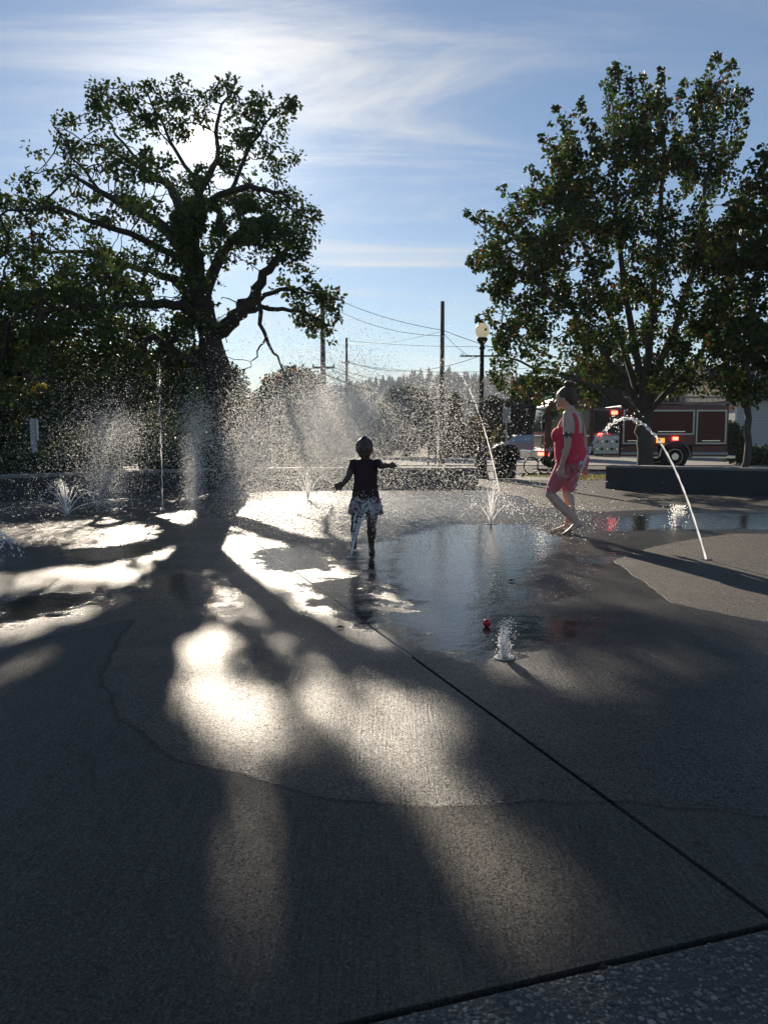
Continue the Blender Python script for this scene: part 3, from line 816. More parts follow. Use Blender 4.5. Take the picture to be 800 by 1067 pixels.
# foliage that stands between the sun and the shaded pad
px = rng.uniform(-40, 840, 9000); py = 612+460*rng.random(9000)**0.8
dk = np.array([gp(a_, b_)[:] for a_, b_ in zip(px, py)])
lit_ = np.zeros(len(px), bool)
for x, y, rx, ry, s_ in LIT: lit_ |= ((px-x)/(rx*1.25))**2+((py-y)/(ry*1.25))**2 < 1
dk = dk[~lit_]; tt = (rng.uniform(16.8, 23.6, len(dk))-dk[:, 1])/sd.y
dk = dk+np.array(sd)[None]*tt[:, None]
px, py = project(dk); dk = dk[in_poly(px, py, OAK_POLY)]
for hx, hy, hrx, hry in HOLES[:5]+[(278, 325, 30, 55)]:
    px, py = project(dk); dk = dk[(((px-hx)/hrx)**2+((py-hy)/hry)**2) > 1]
dk = dk[:260]
C4, O4, S4 = clump_leaves(dk, 58, 0.27, 0.098)
C1 = np.concatenate([C1, C4]); O1 = np.concatenate([O1, O4]); S1 = np.concatenate([S1, S4])
C = np.concatenate([C1, C2, C3]); O = np.concatenate([O1, O2, O3]); S = np.concatenate([S1, S2, S3])
keep = rng.random(len(C)) >= ground_lit(C)
px, py = project(C)
for hx, hy, hrx, hry in HOLES: keep &= ~((((px-hx)/(hrx*.72))**2+((py-hy)/(hry*.72))**2) < rng.uniform(.6, 1.2, len(px)))
C, O, S = np.concatenate([C[keep], C5]), np.concatenate([O[keep], O5]), np.concatenate([S[keep], S5])
v_, q_ = leaf_mesh(C, S, O)
np_mesh('crown', v_, q_, M['oak_leaf'], oak)
# swinging broken stub ring at the limb end is left bare

# ------------------------------------------------------------------ the maple
DM = 19.0
map_ = empty('maple_tree', at(672, 490, DM).to_tuple()[:2]+(hz(DM),), 'tall bushy maple with reddish leaf tips behind the dark seat wall', 'tree')
MP = [(487, 221), (500, 222), (517, 230), (524, 195), (548, 174), (574, 165), (563, 141), (580, 113), (604, 103), (619, 133), (630, 87), (638, 68), (655, 79), (662, 105), (671, 81), (690, 72), (696, 100), (712, 87), (705, 122),
      (725, 87), (742, 59), (761, 66), (750, 92), (778, 92), (778, 126), (768, 148), (772, 178), (790, 200), (800, 300), (800, 418), (760, 425), (711, 420), (677, 428), (643, 415), (612, 424), (586, 407), (548, 432), (522, 407), (502, 385), (496, 350), (511, 320), (496, 294), (485, 273), (491, 247)]
L_MAP = [([(673, 505, 0, .22), (672, 470, 0, .19), (671, 440, 0, .17), (670, 415, 0, .15)], 'root'),
         ([(670, 420, 0, .1), (660, 360, .3, .09), (648, 280, .6, .07), (640, 200, .7, .05), (638, 110, .7, .02)], 0),
         ([(670, 415, 0, .1), (676, 350, -.2, .09), (684, 270, -.3, .07), (690, 180, -.3, .045), (686, 95, -.2, .02)], 0),
         ([(671, 430, 0, .09), (700, 350, -.5, .08), (725, 260, -.7, .06), (740, 170, -.8, .04), (748, 85, -.8, .02)], 0),
         ([(671, 430, 0, .09), (630, 370, -.6, .07), (580, 310, -1, .05), (530, 260, -1.2, .03), (500, 235, -1.3, .015)], 0),
         ([(670, 425, 0, .09), (640, 340, .9, .07), (605, 250, 1.2, .05), (590, 180, 1.3, .03), (595, 125, 1.3, .015)], 0),
         ([(671, 432, 0, .08), (720, 380, .9, .07), (760, 320, 1.2, .05), (785, 260, 1.4, .03)], 0),
         ([(671, 440, 0, .07), (625, 405, .9, .06), (570, 385, 1.3, .04), (520, 370, 1.5, .02)], 0),
         ([(671, 440, 0, .07), (640, 410, -1, .05), (590, 395, -1.6, .03)], 0)]
nodes, parents, rfix = limbs(DM, L_MAP)
MH = [(600, 285, 10, 12), (628, 175, 6, 10), (540, 300, 9, 7), (560, 230, 8, 6), (695, 150, 5, 12), (520, 330, 8, 6), (655, 330, 8, 20), (575, 365, 7, 7), (715, 130, 6, 14), (610, 150, 6, 8), (705, 300, 7, 10), (545, 345, 8, 6), (640, 375, 7, 6)]
cl_m = sample_clumps(MP, DM, 440, 2.6, MH, None, 11, 42)
SPR = [(487, 221), (503, 224), (517, 232), (524, 197), (550, 176), (575, 165), (565, 142), (581, 113), (604, 105), (617, 130), (630, 88), (640, 68), (655, 82), (671, 82), (688, 72), (712, 88), (727, 88), (745, 59), (761, 66), (778, 94), (776, 128), (770, 150), (795, 185), (490, 275), (497, 300), (498, 330), (503, 390), (520, 405)]
spr = []; sprr = []
for (a_, b_) in SPR:
    ox, oy = 672, max(b_+60, 330) if b_ < 250 else b_+40
    dx, dy_ = ox-a_, oy-b_; L_ = math.hypot(dx, dy_); Yd = DM+rng.uniform(-1.4, 1.4)
    for q in range(9):
        f_ = q/9*min(95, L_)/L_; spr.append(np.array(at(a_+dx*f_+rng.normal(0, 1.5), b_+dy_*f_+rng.normal(0, 1.5), Yd))); sprr.append(.09+.020*q)
spr = np.array(spr); sprr = np.array(sprr)
cl_m = np.concatenate([cl_m, spr])
nd, pa = colonize(nodes, parents, cl_m, step=0.24, infl=3, kill=0.32, iters=40)
mb = MB(); branch_mesh(mb, nd, pa, 0.008, rfix)
mb.build('trunk', M['bark2'], map_, True)
C1, O1, S1 = clump_leaves(cl_m[:440], 100, 0.26, 0.086, 1.2)
C9, O9, S9 = clump_leaves(spr, 34, 1.0, 0.085, 1.0)
C9 = np.repeat(spr, 34, 0)+(C9-np.repeat(spr, 34, 0))*np.repeat(sprr, 34)[:, None]
C1 = np.concatenate([C1, C9]); O1 = np.concatenate([O1, O9]); S1 = np.concatenate([S1, S9])
tips = nd[np.setdiff1d(np.arange(len(nd)), pa)]
C2, O2, S2 = clump_leaves(tips, 10, 0.17, 0.11)
C = np.concatenate([C1, C2]); S = np.concatenate([S1, S2]); O = np.concatenate([O1, O2])
px, py = project(C); keep = np.ones(len(C), bool)
for hx, hy, hrx, hry in MH+[(499, 352, 15, 18), (498, 385, 12, 20), (560, 195, 5, 5), (590, 330, 5, 6), (665, 210, 4, 8), (735, 210, 4, 6), (680, 130, 4, 9), (615, 250, 4, 7), (530, 255, 6, 5)]: keep &= ~((((px-hx)/(hrx*.8))**2+((py-hy)/(hry*.8))**2) < rng.uniform(.6, 1.2, len(px)))
v_, q_ = leaf_mesh(C[keep], S[keep], O[keep], 0.8)
np_mesh('crown', v_, q_, M['maple_leaf'], map_)

DY = 16.8
yt = empty('maple_tree', at(778, 500, DY).to_tuple()[:2]+(hz(DY),), 'slender young maple with a thin pale trunk beside the white house', 'tree')
YP = [(790, 165), (815, 150), (830, 190), (850, 210), (870, 300), (872, 400), (840, 425), (800, 420), (765, 412), (742, 395), (735, 350), (742, 300), (748, 250), (765, 215), (775, 190)]
nodes, parents, rfix = limbs(DY, [([(778, 505, 0, .085), (778, 450, 0, .075), (779, 400, 0, .065), (785, 330, 0, .05), (795, 250, 0, .03), (800, 185, 0, .012)], 'root'),
                                  ([(780, 380, 0, .04), (755, 330, .5, .025), (752, 290, .7, .015)], 0), ([(780, 390, 0, .04), (830, 330, -.6, .025), (855, 280, -.9, .015)], 0)])
cl_y = sample_clumps(YP, DY, 210, 1.7, [], None, 2, 47)
nd, pa = colonize(nodes, parents, cl_y, step=0.2, infl=3, kill=0.28, iters=30)
mb = MB(); branch_mesh(mb, nd, pa, 0.007, rfix); mb.build('trunk', M['bark2'], yt, True)
C1, O1, S1 = clump_leaves(cl_y, 60, 0.27, 0.105, 0.85)
v_, q_ = leaf_mesh(C1, S1, O1, 0.8); np_mesh('crown', v_, q_, M['maple_leaf'], yt)

# ------------------------------------------------------------------ background plants
def bush(name, px, ytop, D, wpx, zb, label, cat, m, leaf=0.16, dens=1.0, shape='round', trunk_frac=0.0, group=None):
    ppm = F/D; H = at(px, ytop, D).z - zb; W = wpx/ppm
    X = at(px, ytop, D).x
    e = empty(name, (X, D, zb), label, cat, group)
    n = int(90*dens*max(0.6, (W*H)/3))
    n = min(n, 520)
    uu = rng.normal(size=(n, 3)); uu /= np.linalg.norm(uu, axis=1)[:, None]
    rr = (0.35+0.65*rng.random(n)**0.5)
    z0 = trunk_frac*H
    if shape == 'cone':
        h = rng.random(n)**1.35; rad_ = (1-h)*W/2*rng.uniform(0.5, 1.05, n); an = rng.uniform(0, 6.28, n)
        c = np.stack([X+rad_*np.cos(an), D+rad_*np.sin(an), zb+z0+h*(H-z0)], 1); cr = 0.10+0.09*W
    elif shape == 'column':
        h = rng.random(n); rad_ = W/2*np.sqrt(np.clip(1-(np.abs(h-0.4)/0.62)**3, 0.05, 1))*rng.uniform(0.6, 1.0, n); an = rng.uniform(0, 6.28, n)
        c = np.stack([X+rad_*np.cos(an), D+rad_*np.sin(an), zb+z0+h*(H-z0)], 1); cr = 0.3
    elif shape == 'hedge':
        c = np.stack([X+rng.uniform(-W/2, W/2, n), D+rng.uniform(-0.6, 0.6, n), zb+rng.random(n)**0.7*H*(0.9+0.12*np.sin(np.linspace(0, 40, n)))], 1); cr = 0.25
    else:
        c = np.stack([X+uu[:, 0]*rr*W/2*0.9, D+uu[:, 1]*rr*W/2*0.9, zb+z0+(H-z0)*0.5+uu[:, 2]*rr*(H-z0)*0.46], 1); cr = 0.16+0.085*W
    c[:, 2] = np.maximum(c[:, 2], zb+0.08)
    per = int(np.clip(26*cr*cr/(leaf*leaf)*0.8, 14, 60))
    C_, O_, S_ = clump_leaves(c, per, cr, leaf, 0.8)
    C_[:, 2] = np.maximum(C_[:, 2], zb+0.03)
    v_, q_ = leaf_mesh(C_, S_, O_, 0.6, 0.5 if shape == 'cone' else 0.2)
    np_mesh('crown' if cat == 'tree' else 'foliage', v_, q_, m, e)
    mb = MB()
    mb.tube([(X, D, zb-0.05), (X+0.05*W, D, zb+H*0.45), (X, D, zb+H*0.88)], [0.035*W+0.03, 0.025*W+0.02, 0.012], 8)
    for k in range(7):
        an = k*2.4; zz_ = zb+H*(0.2+0.09*k)
        mb.tube([(X, D, zz_), (X+math.cos(an)*W*0.3*(1-k*0.08), D+math.sin(an)*W*0.3*(1-k*0.08), zz_+H*(0.13 if shape != 'cone' else -0.02))], [0.012*W+0.012, 0.008], 5)
    mb.build('trunk' if cat == 'tree' else 'stem', M['bark'], e)
    return e
ZB = -0.3
bush('round_tree', 424, 403, 50, 58, ZB, 'broad round green tree beyond the plain wooden pole', 'tree', M['shrub_leaf'], 0.2, 1.0, trunk_frac=0.05)
bush('bush', 393, 440, 49, 40, ZB, 'rounded bush standing just behind the child', 'bush', M['shrub_leaf'], 0.18)
bush('conifer_tree', 474, 412, 50, 24, ZB, 'narrow pointed conifer just beside the plain wooden pole', 'tree', M['needle'], 0.2, 1.6, 'cone')
bush('bush', 481, 455, 48.5, 30, ZB, 'low dark bush at the foot of the pointed conifer', 'bush', M['shrub_leaf'], 0.16)
bush('bush', 493, 437, 48.5, 24, ZB, 'golden green conical bush by the lamp post', 'bush', M['gold_leaf'], 0.16, 1.2, 'cone')
bush('round_tree', 514, 418, 52, 34, ZB, 'dark rounded tree behind the litter bin', 'tree', M['needle'], 0.2, 1.2, 'column')
bush('bush', 520, 446, 48, 22, ZB, 'pale green conical bush just behind the litter bin', 'bush', M['gold_leaf'], 0.15, 1.1, 'cone')
bush('round_tree', 552, 396, 50, 44, ZB, 'dark broad tree behind the cab of the fire engine', 'tree', M['needle'], 0.2, 1.3, 'column')
bush('round_tree', 306, 384, 40, 84, ZB, 'spreading tree with orange flecked foliage behind the spray', 'tree', M['flower_leaf'], 0.2, 0.8, trunk_frac=0.1)
bush('bush', 275, 432, 38, 56, ZB, 'loose bush with orange flowers beside the oak trunk', 'bush', M['flower_leaf'], 0.16)
bush('hedge', 322, 466, 37.5, 62, ZB, 'low clipped yellow green hedge behind the child', 'hedge', M['gold_leaf'], 0.12, 1.0, 'hedge')
bush('bush', 345, 438, 44, 46, ZB, 'tall grey green bush behind the brightest spray', 'bush', M['shrub_leaf'], 0.18)
bush('bush', 48, 400, 30, 56, ZB, 'yellowing tall bush behind the pale signpost', 'bush', M['gold_leaf'], 0.14, 1.1)
bush('columnar_evergreen', 2, 360, 21, 24, hz(21), 'dark narrow columnar evergreen at the edge of the plaza', 'tree', M['needle'], 0.13, 3.0, 'column')
bush('bush', 105, 425, 30, 80, ZB, 'dark rounded bush behind the tall thin jet', 'bush', M['shrub_leaf'], 0.15, 1.2)
bush('bush', 172, 428, 31, 84, ZB, 'broad dark bush nearest the oak trunk', 'bush', M['shrub_leaf'], 0.15, 1.2)
bush('bush', 18, 468, 15.2, 60, 0, 'low dark shrub in front of the columnar evergreen', 'bush', M['shrub_leaf'], 0.10, 1.2)
bush('bush', 85, 470, 18.5, 70, 0, 'low spreading shrub beside the pale signpost', 'bush', M['shrub_leaf'], 0.10, 1.2)
bush('bush', 205, 458, 18.4, 120, 0, 'low dark shrub hiding the foot of the oak', 'bush', M['shrub_leaf'], 0.10, 1.3)
bush('bush', 795, 468, 36, 50, ZB, 'low dark shrub below the white house wall', 'bush', M['shrub_leaf'], 0.14, 1.2)
bush('bush', 762, 440, 37, 26, ZB, 'upright dark shrub at the corner of the white house', 'bush', M['shrub_leaf'], 0.14, 1.2)
for i, (px, yt_, wd, lab) in enumerate(((-20, 330, 190, 'first dark tree far behind the columnar evergreen'), (130, 360, 170, 'dark tree mass behind the tall thin jet'), (215, 372, 90, 'dark tree standing behind the oak trunk'),
                                    (625, 372, 90, 'dark tree behind the fire engine pump panel'), (720, 380, 110, 'dark tree behind the rear of the fire engine'))):
    bush('round_tree', px, yt_, 58, wd, ZB, lab, 'tree', M['needle'], 0.28, 0.9, trunk_frac=0.05)

# hills with forest
def hillz(x, y):
    u = np.clip((y-380)/420, 0, 1); u = u*u*(3-2*u)
    return u*(36+11*np.sin(x*0.006+0.6)+8*np.sin(x*0.017+1)+0.035*np.clip(x, 0, 400))
hx = np.linspace(-1300, 1300, 90); hy = np.linspace(370, 1100, 26)
HX, HY = np.meshgrid(hx, hy); HZ = hillz(HX, HY) - 0.4
q_ = np.array([(j*90+i, j*90+i+1, (j+1)*90+i+1, (j+1)*90+i) for j in range(25) for i in range(89)])
tag(np_mesh('hills', np.stack([HX.ravel(), HY.ravel(), HZ.ravel()], 1), q_, simple('hill_ground', (0.035, 0.045, 0.025), 0.95), smooth=True), 'long wooded hills on the horizon', 'hills', kind='structure')
n = 7000
tx = rng.uniform(-700, 700, n); ty = rng.uniform(400, 860, n); tz = hillz(tx, ty)-0.6
th_ = rng.uniform(6, 13, n)*np.where(rng.random(n) < .10, 1.35, 1); tw = th_*rng.uniform(.14, .24, n)
vv = []; ff = []; o_ = 0
prof = [(0.25, 0.1), (1.0, 0.16), (0.45, 0.45), (0.75, 0.47), (0.3, 0.72), (0.45, 0.74), (0.0, 1.0)]
K = 6
A_ = np.arange(K)*2*np.pi/K
V = np.zeros((n, len(prof), K, 3))
for i, (r0, h0) in enumerate(prof):
    jit = rng.uniform(0.7, 1.3, (n, K))
    V[:, i, :, 0] = tx[:, None]+np.cos(A_)[None]*r0*tw[:, None]*jit
    V[:, i, :, 1] = ty[:, None]+np.sin(A_)[None]*r0*tw[:, None]*jit
    V[:, i, :, 2] = tz[:, None]+h0*th_[:, None]
Q = np.array([(i*K+k, i*K+(k+1) % K, (i+1)*K+(k+1) % K, (i+1)*K+k) for i in range(len(prof)-1) for k in range(K)])
tag(np_mesh('forest', V.reshape(-1, 3), (Q[None]+(np.arange(n)*len(prof)*K)[:, None, None]).reshape(-1, 4), M['needle']), 'distant conifer forest covering the hills', 'forest', kind='stuff')

# ------------------------------------------------------------------ utility poles and wires
def pole(px, ytop, D, rad, label, arms=(), zb=ZB, boxes=(), lean=0.0):
    T = at(px, ytop, D)
    e = empty('utility_pole', (T.x-lean, D, zb), label, 'utility pole')
    mb = MB(); mb.tube([(T.x-lean, D, zb-0.2), (T.x-lean/2, D, (T.z+zb)/2), (T.x, D, T.z)], [rad, rad*.88, rad*.72], 10)
    mb.build('post', M['wood'], e, True)
    for (pa_, pb_) in arms:
        a_ = at(pa_[0], pa_[1], D-0.18); b_ = at(pb_[0], pb_[1], D-0.18)
        m2 = MB(); m2.box(min(a_.x, b_.x), max(a_.x, b_.x), D-0.24, D-0.14, a_.z-0.06, a_.z+0.06); ca = m2.build('crossarm', M['wood'], e)
        for f_ in (0.06, 0.5, 0.94):
            q = a_.lerp(b_, f_); mi = MB(); mi.lathe([(0.03, 0), (0.055, .03), (0.035, .08), (0.05, .1), (0.02, .16)], (q.x, D-0.19, a_.z+0.06), 8); mi.build('insulator', M['grey_panel'], ca)
    for (bx, by, bw, bh) in boxes:
        p = at(bx, by, D); ppm = F/D
        m2 = MB(); m2.lathe([(bw/ppm/2*.9, 0), (bw/ppm/2, .03), (bw/ppm/2, bh/ppm), (bw/ppm/2*.6, bh/ppm+.05)], (p.x, D-rad-0.08-bw/ppm/4, p.z-bh/ppm/2), 12); m2.build('transformer', M['black_metal'], e, True)
    return e
pole(336, 303, 45, 0.17, 'tall wooden utility pole with crossarms and transformer by the oak', [((331, 312), (351, 312)), ((325, 383), (349, 383))], boxes=[(331, 338, 7, 9)])
pole(361, 352, 75, 0.15, 'thin distant utility pole seen above the child', [((356, 378), (364, 378))])
pole(461, 314, 36.5, 0.125, 'plain wooden utility pole with no crossarm', boxes=[(458, 428, 6, 12)])
pole(502, 362, 60, 0.15, 'utility pole with one crossarm right behind the street lamp', [((479, 371), (524, 371))])
def wire(a_, b_, sag, label, r=0.014):
    A_, B_ = at(*a_), at(*b_); pts = []
    for i in range(19):
        f_ = i/18; p = A_.lerp(B_, f_); p.z -= sag*4*f_*(1-f_); pts.append(p)
    mb = MB(); mb.tube(pts, r, 5); o = mb.build('overhead_wire', M['wire']); tag(o, label, 'wire', 'overhead wires between the utility poles')
wire((341, 307, 45), (461, 344, 36.4), 0.25, 'topmost overhead wire running down to the plain pole')
wire((461, 344, 36.3), (760, 396, 30), 0.6, 'overhead wire from the plain pole into the maple')
wire((349, 322, 45), (461, 350, 36.4), 0.35, 'second overhead wire from the top, above the child', 0.012)
wire((361, 358, 75), (461, 345, 36.5), 0.3, 'thin wire climbing from distant pole to plain pole', 0.012)
wire((361, 355, 75), (640, 357, 50), 0.4, 'nearly level thin wire crossing behind the plain pole', 0.016)
wire((361, 376, 75), (502, 370, 60), 1.1, 'sagging wire from distant pole to lamp crossarm, upper of pair', 0.024)
wire((361, 378, 75), (650, 368, 55), 1.1, 'sagging level wire below the lamp crossarm wire', 0.018)
wire((345, 382, 45), (461, 402, 36.4), 0.25, 'slack wire sloping down to middle of plain pole', 0.014)
wire((347, 386, 45), (461, 406, 36.4), 0.3, 'thin slack wire just under another on the plain pole', 0.012)
wire((337, 389, 45), (461, 416, 36.4), 0.35, 'thick black cable sloping to the plain pole', 0.035)
wire((461, 416, 36.3), (720, 424, 34), 0.3, 'thick black cable from plain pole past the street lamp', 0.035)
wire((355, 404, 75), (502, 408, 60), 0.3, 'lowest faint wire above the distant hills', 0.016)
wire((461, 346, 36.3), (490, 372, 38), 0.1, 'short guy wire sloping from the plain pole', 0.011)

# ------------------------------------------------------------------ street lamp
DL = 19.5; lx = at(501, 450, DL).x; lz0 = hz(DL)
e = empty('street_lamp', (lx, DL, lz0), 'black cast street lamp with a white globe', 'street lamp')
mb = MB(); mb.lathe([(0.21, 0), (0.21, .10), (0.17, .14), (0.15, .5), (0.12, .58), (0.085, .66), (0.07, .8)], (lx, DL, lz0), 16); mb.build('base', M['black_metal'], e, True)
mb = MB(); mb.lathe([(0.068, .78), (0.058, 2.0), (0.05, 3.22), (0.075, 3.24), (0.075, 3.29), (0.05, 3.31), (0.06, 3.36), (0.13, 3.44), (0.14, 3.5), (0.1, 3.52)], (lx, DL, lz0), 14); mb.build('post', M['black_metal'], e, True)
mgl, t, b = nt('lamp_globe'); b.inputs['Base Color'].default_value = (.85, .83, .76, 1); b.inputs['Roughness'].default_value = 0.25
tr = t.nodes.new('ShaderNodeBsdfTranslucent'); tr.inputs[0].default_value = (.95, .92, .82, 1)
mx = t.nodes.new('ShaderNodeMixShader'); mx.inputs[0].default_value = 0.7; t.links.new(b.outputs[0], mx.inputs[1]); t.links.new(tr.outputs[0], mx.inputs[2]); t.links.new(mx.outputs[0], t.nodes['Material Output'].inputs[0])
mb = MB(); mb.lathe([(0.10, 3.52), (0.15, 3.58), (0.175, 3.67), (0.165, 3.76), (0.12, 3.83), (0.07, 3.87)], (lx, DL, lz0), 18); mb.build('lamp_shade', mgl, e, True)
mb = MB(); mb.lathe([(0.075, 3.87), (0.05, 3.90), (0.02, 3.93), (0.012, 3.99)], (lx, DL, lz0), 12); mb.build('finial', M['black_metal'], e, True)

# ------------------------------------------------------------------ litter bin
DB = 19.0; bx = at(526, 480, DB).x; bz = hz(DB)
e = empty('litter_bin', (bx, DB, bz), 'black slatted steel litter bin beside the street lamp', 'litter bin')
mb = MB(); mb.lathe([(0.235, 0.03), (0.235, 0.70)], (bx, DB, bz), 24); mb.build('liner', simple('liner', (0.01, 0.01, 0.011), 0.7), e)
mb = MB()
for k in range(28):
    a_ = k*2*math.pi/28; ca_, sa_ = math.cos(a_), math.sin(a_)
    mb.tube([(bx+.25*ca_, DB+.25*sa_, bz+.04), (bx+.265*ca_, DB+.265*sa_, bz+.4), (bx+.285*ca_, DB+.285*sa_, bz+.76)], .013, 5)
mb.build('slats', M['black_metal'], e)
mb = MB(); ring = [(bx+.285*math.cos(i*.2618), DB+.285*math.sin(i*.2618), bz+.77) for i in range(25)]; mb.tube(ring, .024, 8, False); mb.build('rim', M['black_metal'], e); mb = MB(); ring = [(bx+.255*math.cos(i*.2618), DB+.255*math.sin(i*.2618), bz+.05) for i in range(25)]; mb.tube(ring, .022, 8, False); mb.build('base_ring', M['black_metal'], e)
mb = MB(); mb.lathe([(0.28, .775), (0.27, .82), (0.2, .86), (0.16, .87)], (bx, DB, bz), 24); mb.build('lid', M['black_metal'], e, True)

# ------------------------------------------------------------------ bike rack
DR = 20.5; e = None
xa = at(553, 487, DR).x; zr = hz(DR)
e = empty('bike_rack', (xa+.3, DR, zr), 'black bicycle rack of round hoops beside the woman', 'bike rack')
for k in range(3):
    cx = xa + k*0.36
    mb = MB(); mb.tube([(cx+.21*math.cos(i*.2244), DR+0.12*math.cos(i*.2244), zr+.32+.22*math.sin(i*.2244)) for i in range(29)], .018, 8, False)
    mb.build('hoop', M['black_metal'], e, True)
mb = MB(); mb.box(xa-.3, xa+1.05, DR-.03, DR+.03, zr+.075, zr+.115)
mb.build('rail', M['black_metal'], e)
for k in (-.22, .95):
    mb = MB(); mb.tube([(xa+k, DR-.18, zr), (xa+k, DR, zr+.095), (xa+k, DR+.18, zr)], .016, 6); mb.build('leg', M['black_metal'], e)

# ------------------------------------------------------------------ signs and boards
DS = 16.2; a_ = at(31, 436, DS); c_ = at(40, 459, DS); z0 = hz(DS)
e = empty('signpost', (a_.x+.05, DS, z0), 'pale grey signpost with a narrow upright panel seen edge on', 'sign')
mb = MB(); mb.bbox(a_.x, a_.x+.11, DS, DS+.09, z0, a_.z, .008); mb.build('post', M['grey_panel'], e)
mb = MB(); mb.bbox(a_.x+.125, c_.x, DS+.02, DS+.06, c_.z, a_.z-.02, .006); mb.build('panel', M['white_paint'], e)
DN = 36; a_ = at(445.5, 438, DN); c_ = at(455, 474, DN)
e = empty('notice_board', ((a_.x+c_.x)/2, DN, ZB), 'tall dark notice board on two legs beside the plain pole', 'notice board')
mb = MB(); mb.bbox(a_.x, c_.x, DN, DN+.1, c_.z, a_.z, .015); mb.build('board', M['black_metal'], e)
mb = MB(); mb.bbox(a_.x-.04, c_.x+.04, DN-.06, DN+.16, a_.z+.002, a_.z+.09, .015); mb.build('top_rail', M['wood'], e)
for x_ in (a_.x+.04, c_.x-.05):
    mb = MB(); mb.bbox(x_-.045, x_+.045, DN+.005, DN+.095, ZB, c_.z-.002, .008); mb.build('leg', M['wood'], e)
DG = 30; a_ = at(527.5, 424, DG)
e = empty('signpost', (a_.x, DG, ZB), 'grey street signpost standing behind the litter bin', 'sign')
mb = MB(); mb.tube([(a_.x, DG, ZB), (a_.x, DG, a_.z)], .035, 8); mb.build('post', M['steel'], e)
mb = MB(); mb.bbox(a_.x-.15, a_.x+.15, DG-.055, DG-.04, a_.z-.62, a_.z-.02, .006); mb.build('panel', M['grey_panel'], e)

# ------------------------------------------------------------------ house
XH = at(764, 450, 41).x
e = empty('house', (XH+4, 44, ZB), 'white clapboard house past the rear of the fire engine', 'house')
mw, t, b = nt('clapboard'); vec = objco(t); sx_ = t.nodes.new('ShaderNodeSeparateXYZ'); t.links.new(vec, sx_.inputs[0])
fr = mathn(t, 'FRACT', mathn(t, 'MULTIPLY', sx_.outputs[2], 6.5))
t.links.new(mixc(t, maprange(t, fr, 0.0, 0.1), (.20, .21, .22), (.42, .43, .45)), b.inputs['Base Color']); b.inputs['Roughness'].default_value = .6
bump(t, b, fr, 0.8, 0.03)
mb = MB(); mb.box(XH, XH+8, 41, 48, ZB, 2.9); mb.build('wall', mw, e)
mb = MB(); mb.add([(XH-.4, 40.6, 2.9), (XH+8.4, 40.6, 2.9), (XH+8.4, 48.4, 2.9), (XH-.4, 48.4, 2.9), (XH-.4, 44.5, 5.0), (XH+8.4, 44.5, 5.0)], [(0, 1, 5, 4), (2, 3, 4, 5), (0, 4, 3), (1, 2, 5), (3, 2, 1, 0)])
mb.build('roof', simple('shingle', (.06, .06, .065), .9, bmp=.5), e)
for x_ in (1.9, 5.2):
    mb = MB(); mb.bbox(XH+x_, XH+x_+1.0, 40.95, 41.02, 0.7, 2.0, .01); wn = mb.build('window', M['white_paint'], e)
    mb = MB(); mb.box(XH+x_+.08, XH+x_+.92, 40.935, 40.948, .78, 1.92); mb.build('pane', M['glass'], wn)
mb = MB(); mb.box(XH-.002, XH+.1, 40.97, 41.001, ZB, 2.9); mb.build('corner_board', M['white_paint'], e)

# ------------------------------------------------------------------ parked car
def car(px, D, label, paint):
    X = at(px, 470, D).x; z = hz(D)+.006; e = empty('parked_car', (X, D, z), label, 'car')
    prof = [(-2.1, .35), (-2.15, .62), (-2.0, .82), (-1.2, .92), (-.55, 1.38), (.75, 1.42), (1.45, .98), (2.05, .9), (2.15, .6), (2.1, .35)]
    bm = bmesh.new()
    for sgn in (-1, 1):
        pass
    ring0 = [bm.verts.new((X+a, D-.85+(.14 if h > 1 else 0), z+h)) for a, h in prof]; ring1 = [bm.verts.new((X+a, D+.85-(.14 if h > 1 else 0), z+h)) for a, h in prof]
    bm.faces.new(ring0); bm.faces.new(ring1[::-1])
    for i in range(len(prof)): j = (i+1) % len(prof); bm.faces.new((ring0[j], ring0[i], ring1[i], ring1[j]))
    bmesh.ops.bevel(bm, geom=list(bm.edges), offset=.05, segments=2, affect='EDGES')
    MB().bm(bm).build('body', paint, e)
    for a0, a1 in ((-.95, -.1), (0, .95)):
        MB().add([(X+a0, D-.80, z+.95), (X+a1, D-.80, z+.95), (X+min(a1, .8), D-.725, z+1.33), (X+max(a0, -.5), D-.725, z+1.33)], [(0, 1, 2, 3)]).build('window', M['glass'], e)
    MB().add([(X-1.22, D-.66, z+.97), (X-1.22, D+.66, z+.97), (X-.66, D+.6, z+1.33), (X-.66, D-.6, z+1.33)], [(0, 1, 2, 3)]).build('windshield', M['glass'], e)
    for wx in (-1.35, 1.3):
        for wy in (-.82, .82):
            w_ = MB().lathe([(.2, -.1), (.32, -.1), (.34, -.05), (.34, .05), (.32, .1), (.2, .1)], (X+wx, D+wy, z+.34), 18, 'y').build('wheel', M['tyre'], e)
            MB().lathe([(.05, -.115), (.2, -.108), (.2, .108), (.05, .115)], (X+wx, D+wy, z+.34), 14, 'y').build('rim', M['steel'], w_)
    for wy in (-.6, .6): MB().cbox((X-2.1, D+wy, z+.68), .1, .3, .13).build('headlight', M['chrome'], e)
    return e
car(545, 45.5, 'silver car parked across the street behind the litter bin', simple('silver', (.32, .34, .37), .25, .5, .05))

# ------------------------------------------------------------------ fire engine
DE = 31.0                                        # near side plane
def ex(px): return at(px, 470, DE).x
x0 = ex(553); x1 = ex(758); zr = hz(32)-.02
fe = empty('fire_engine', ((x0+x1)/2, DE+1.25, zr), 'dark red fire engine with flashing red lights parked on the street', 'fire engine')
YN, YF = DE, DE+2.5
Lc = x0+0.55; Rc = ex(616)
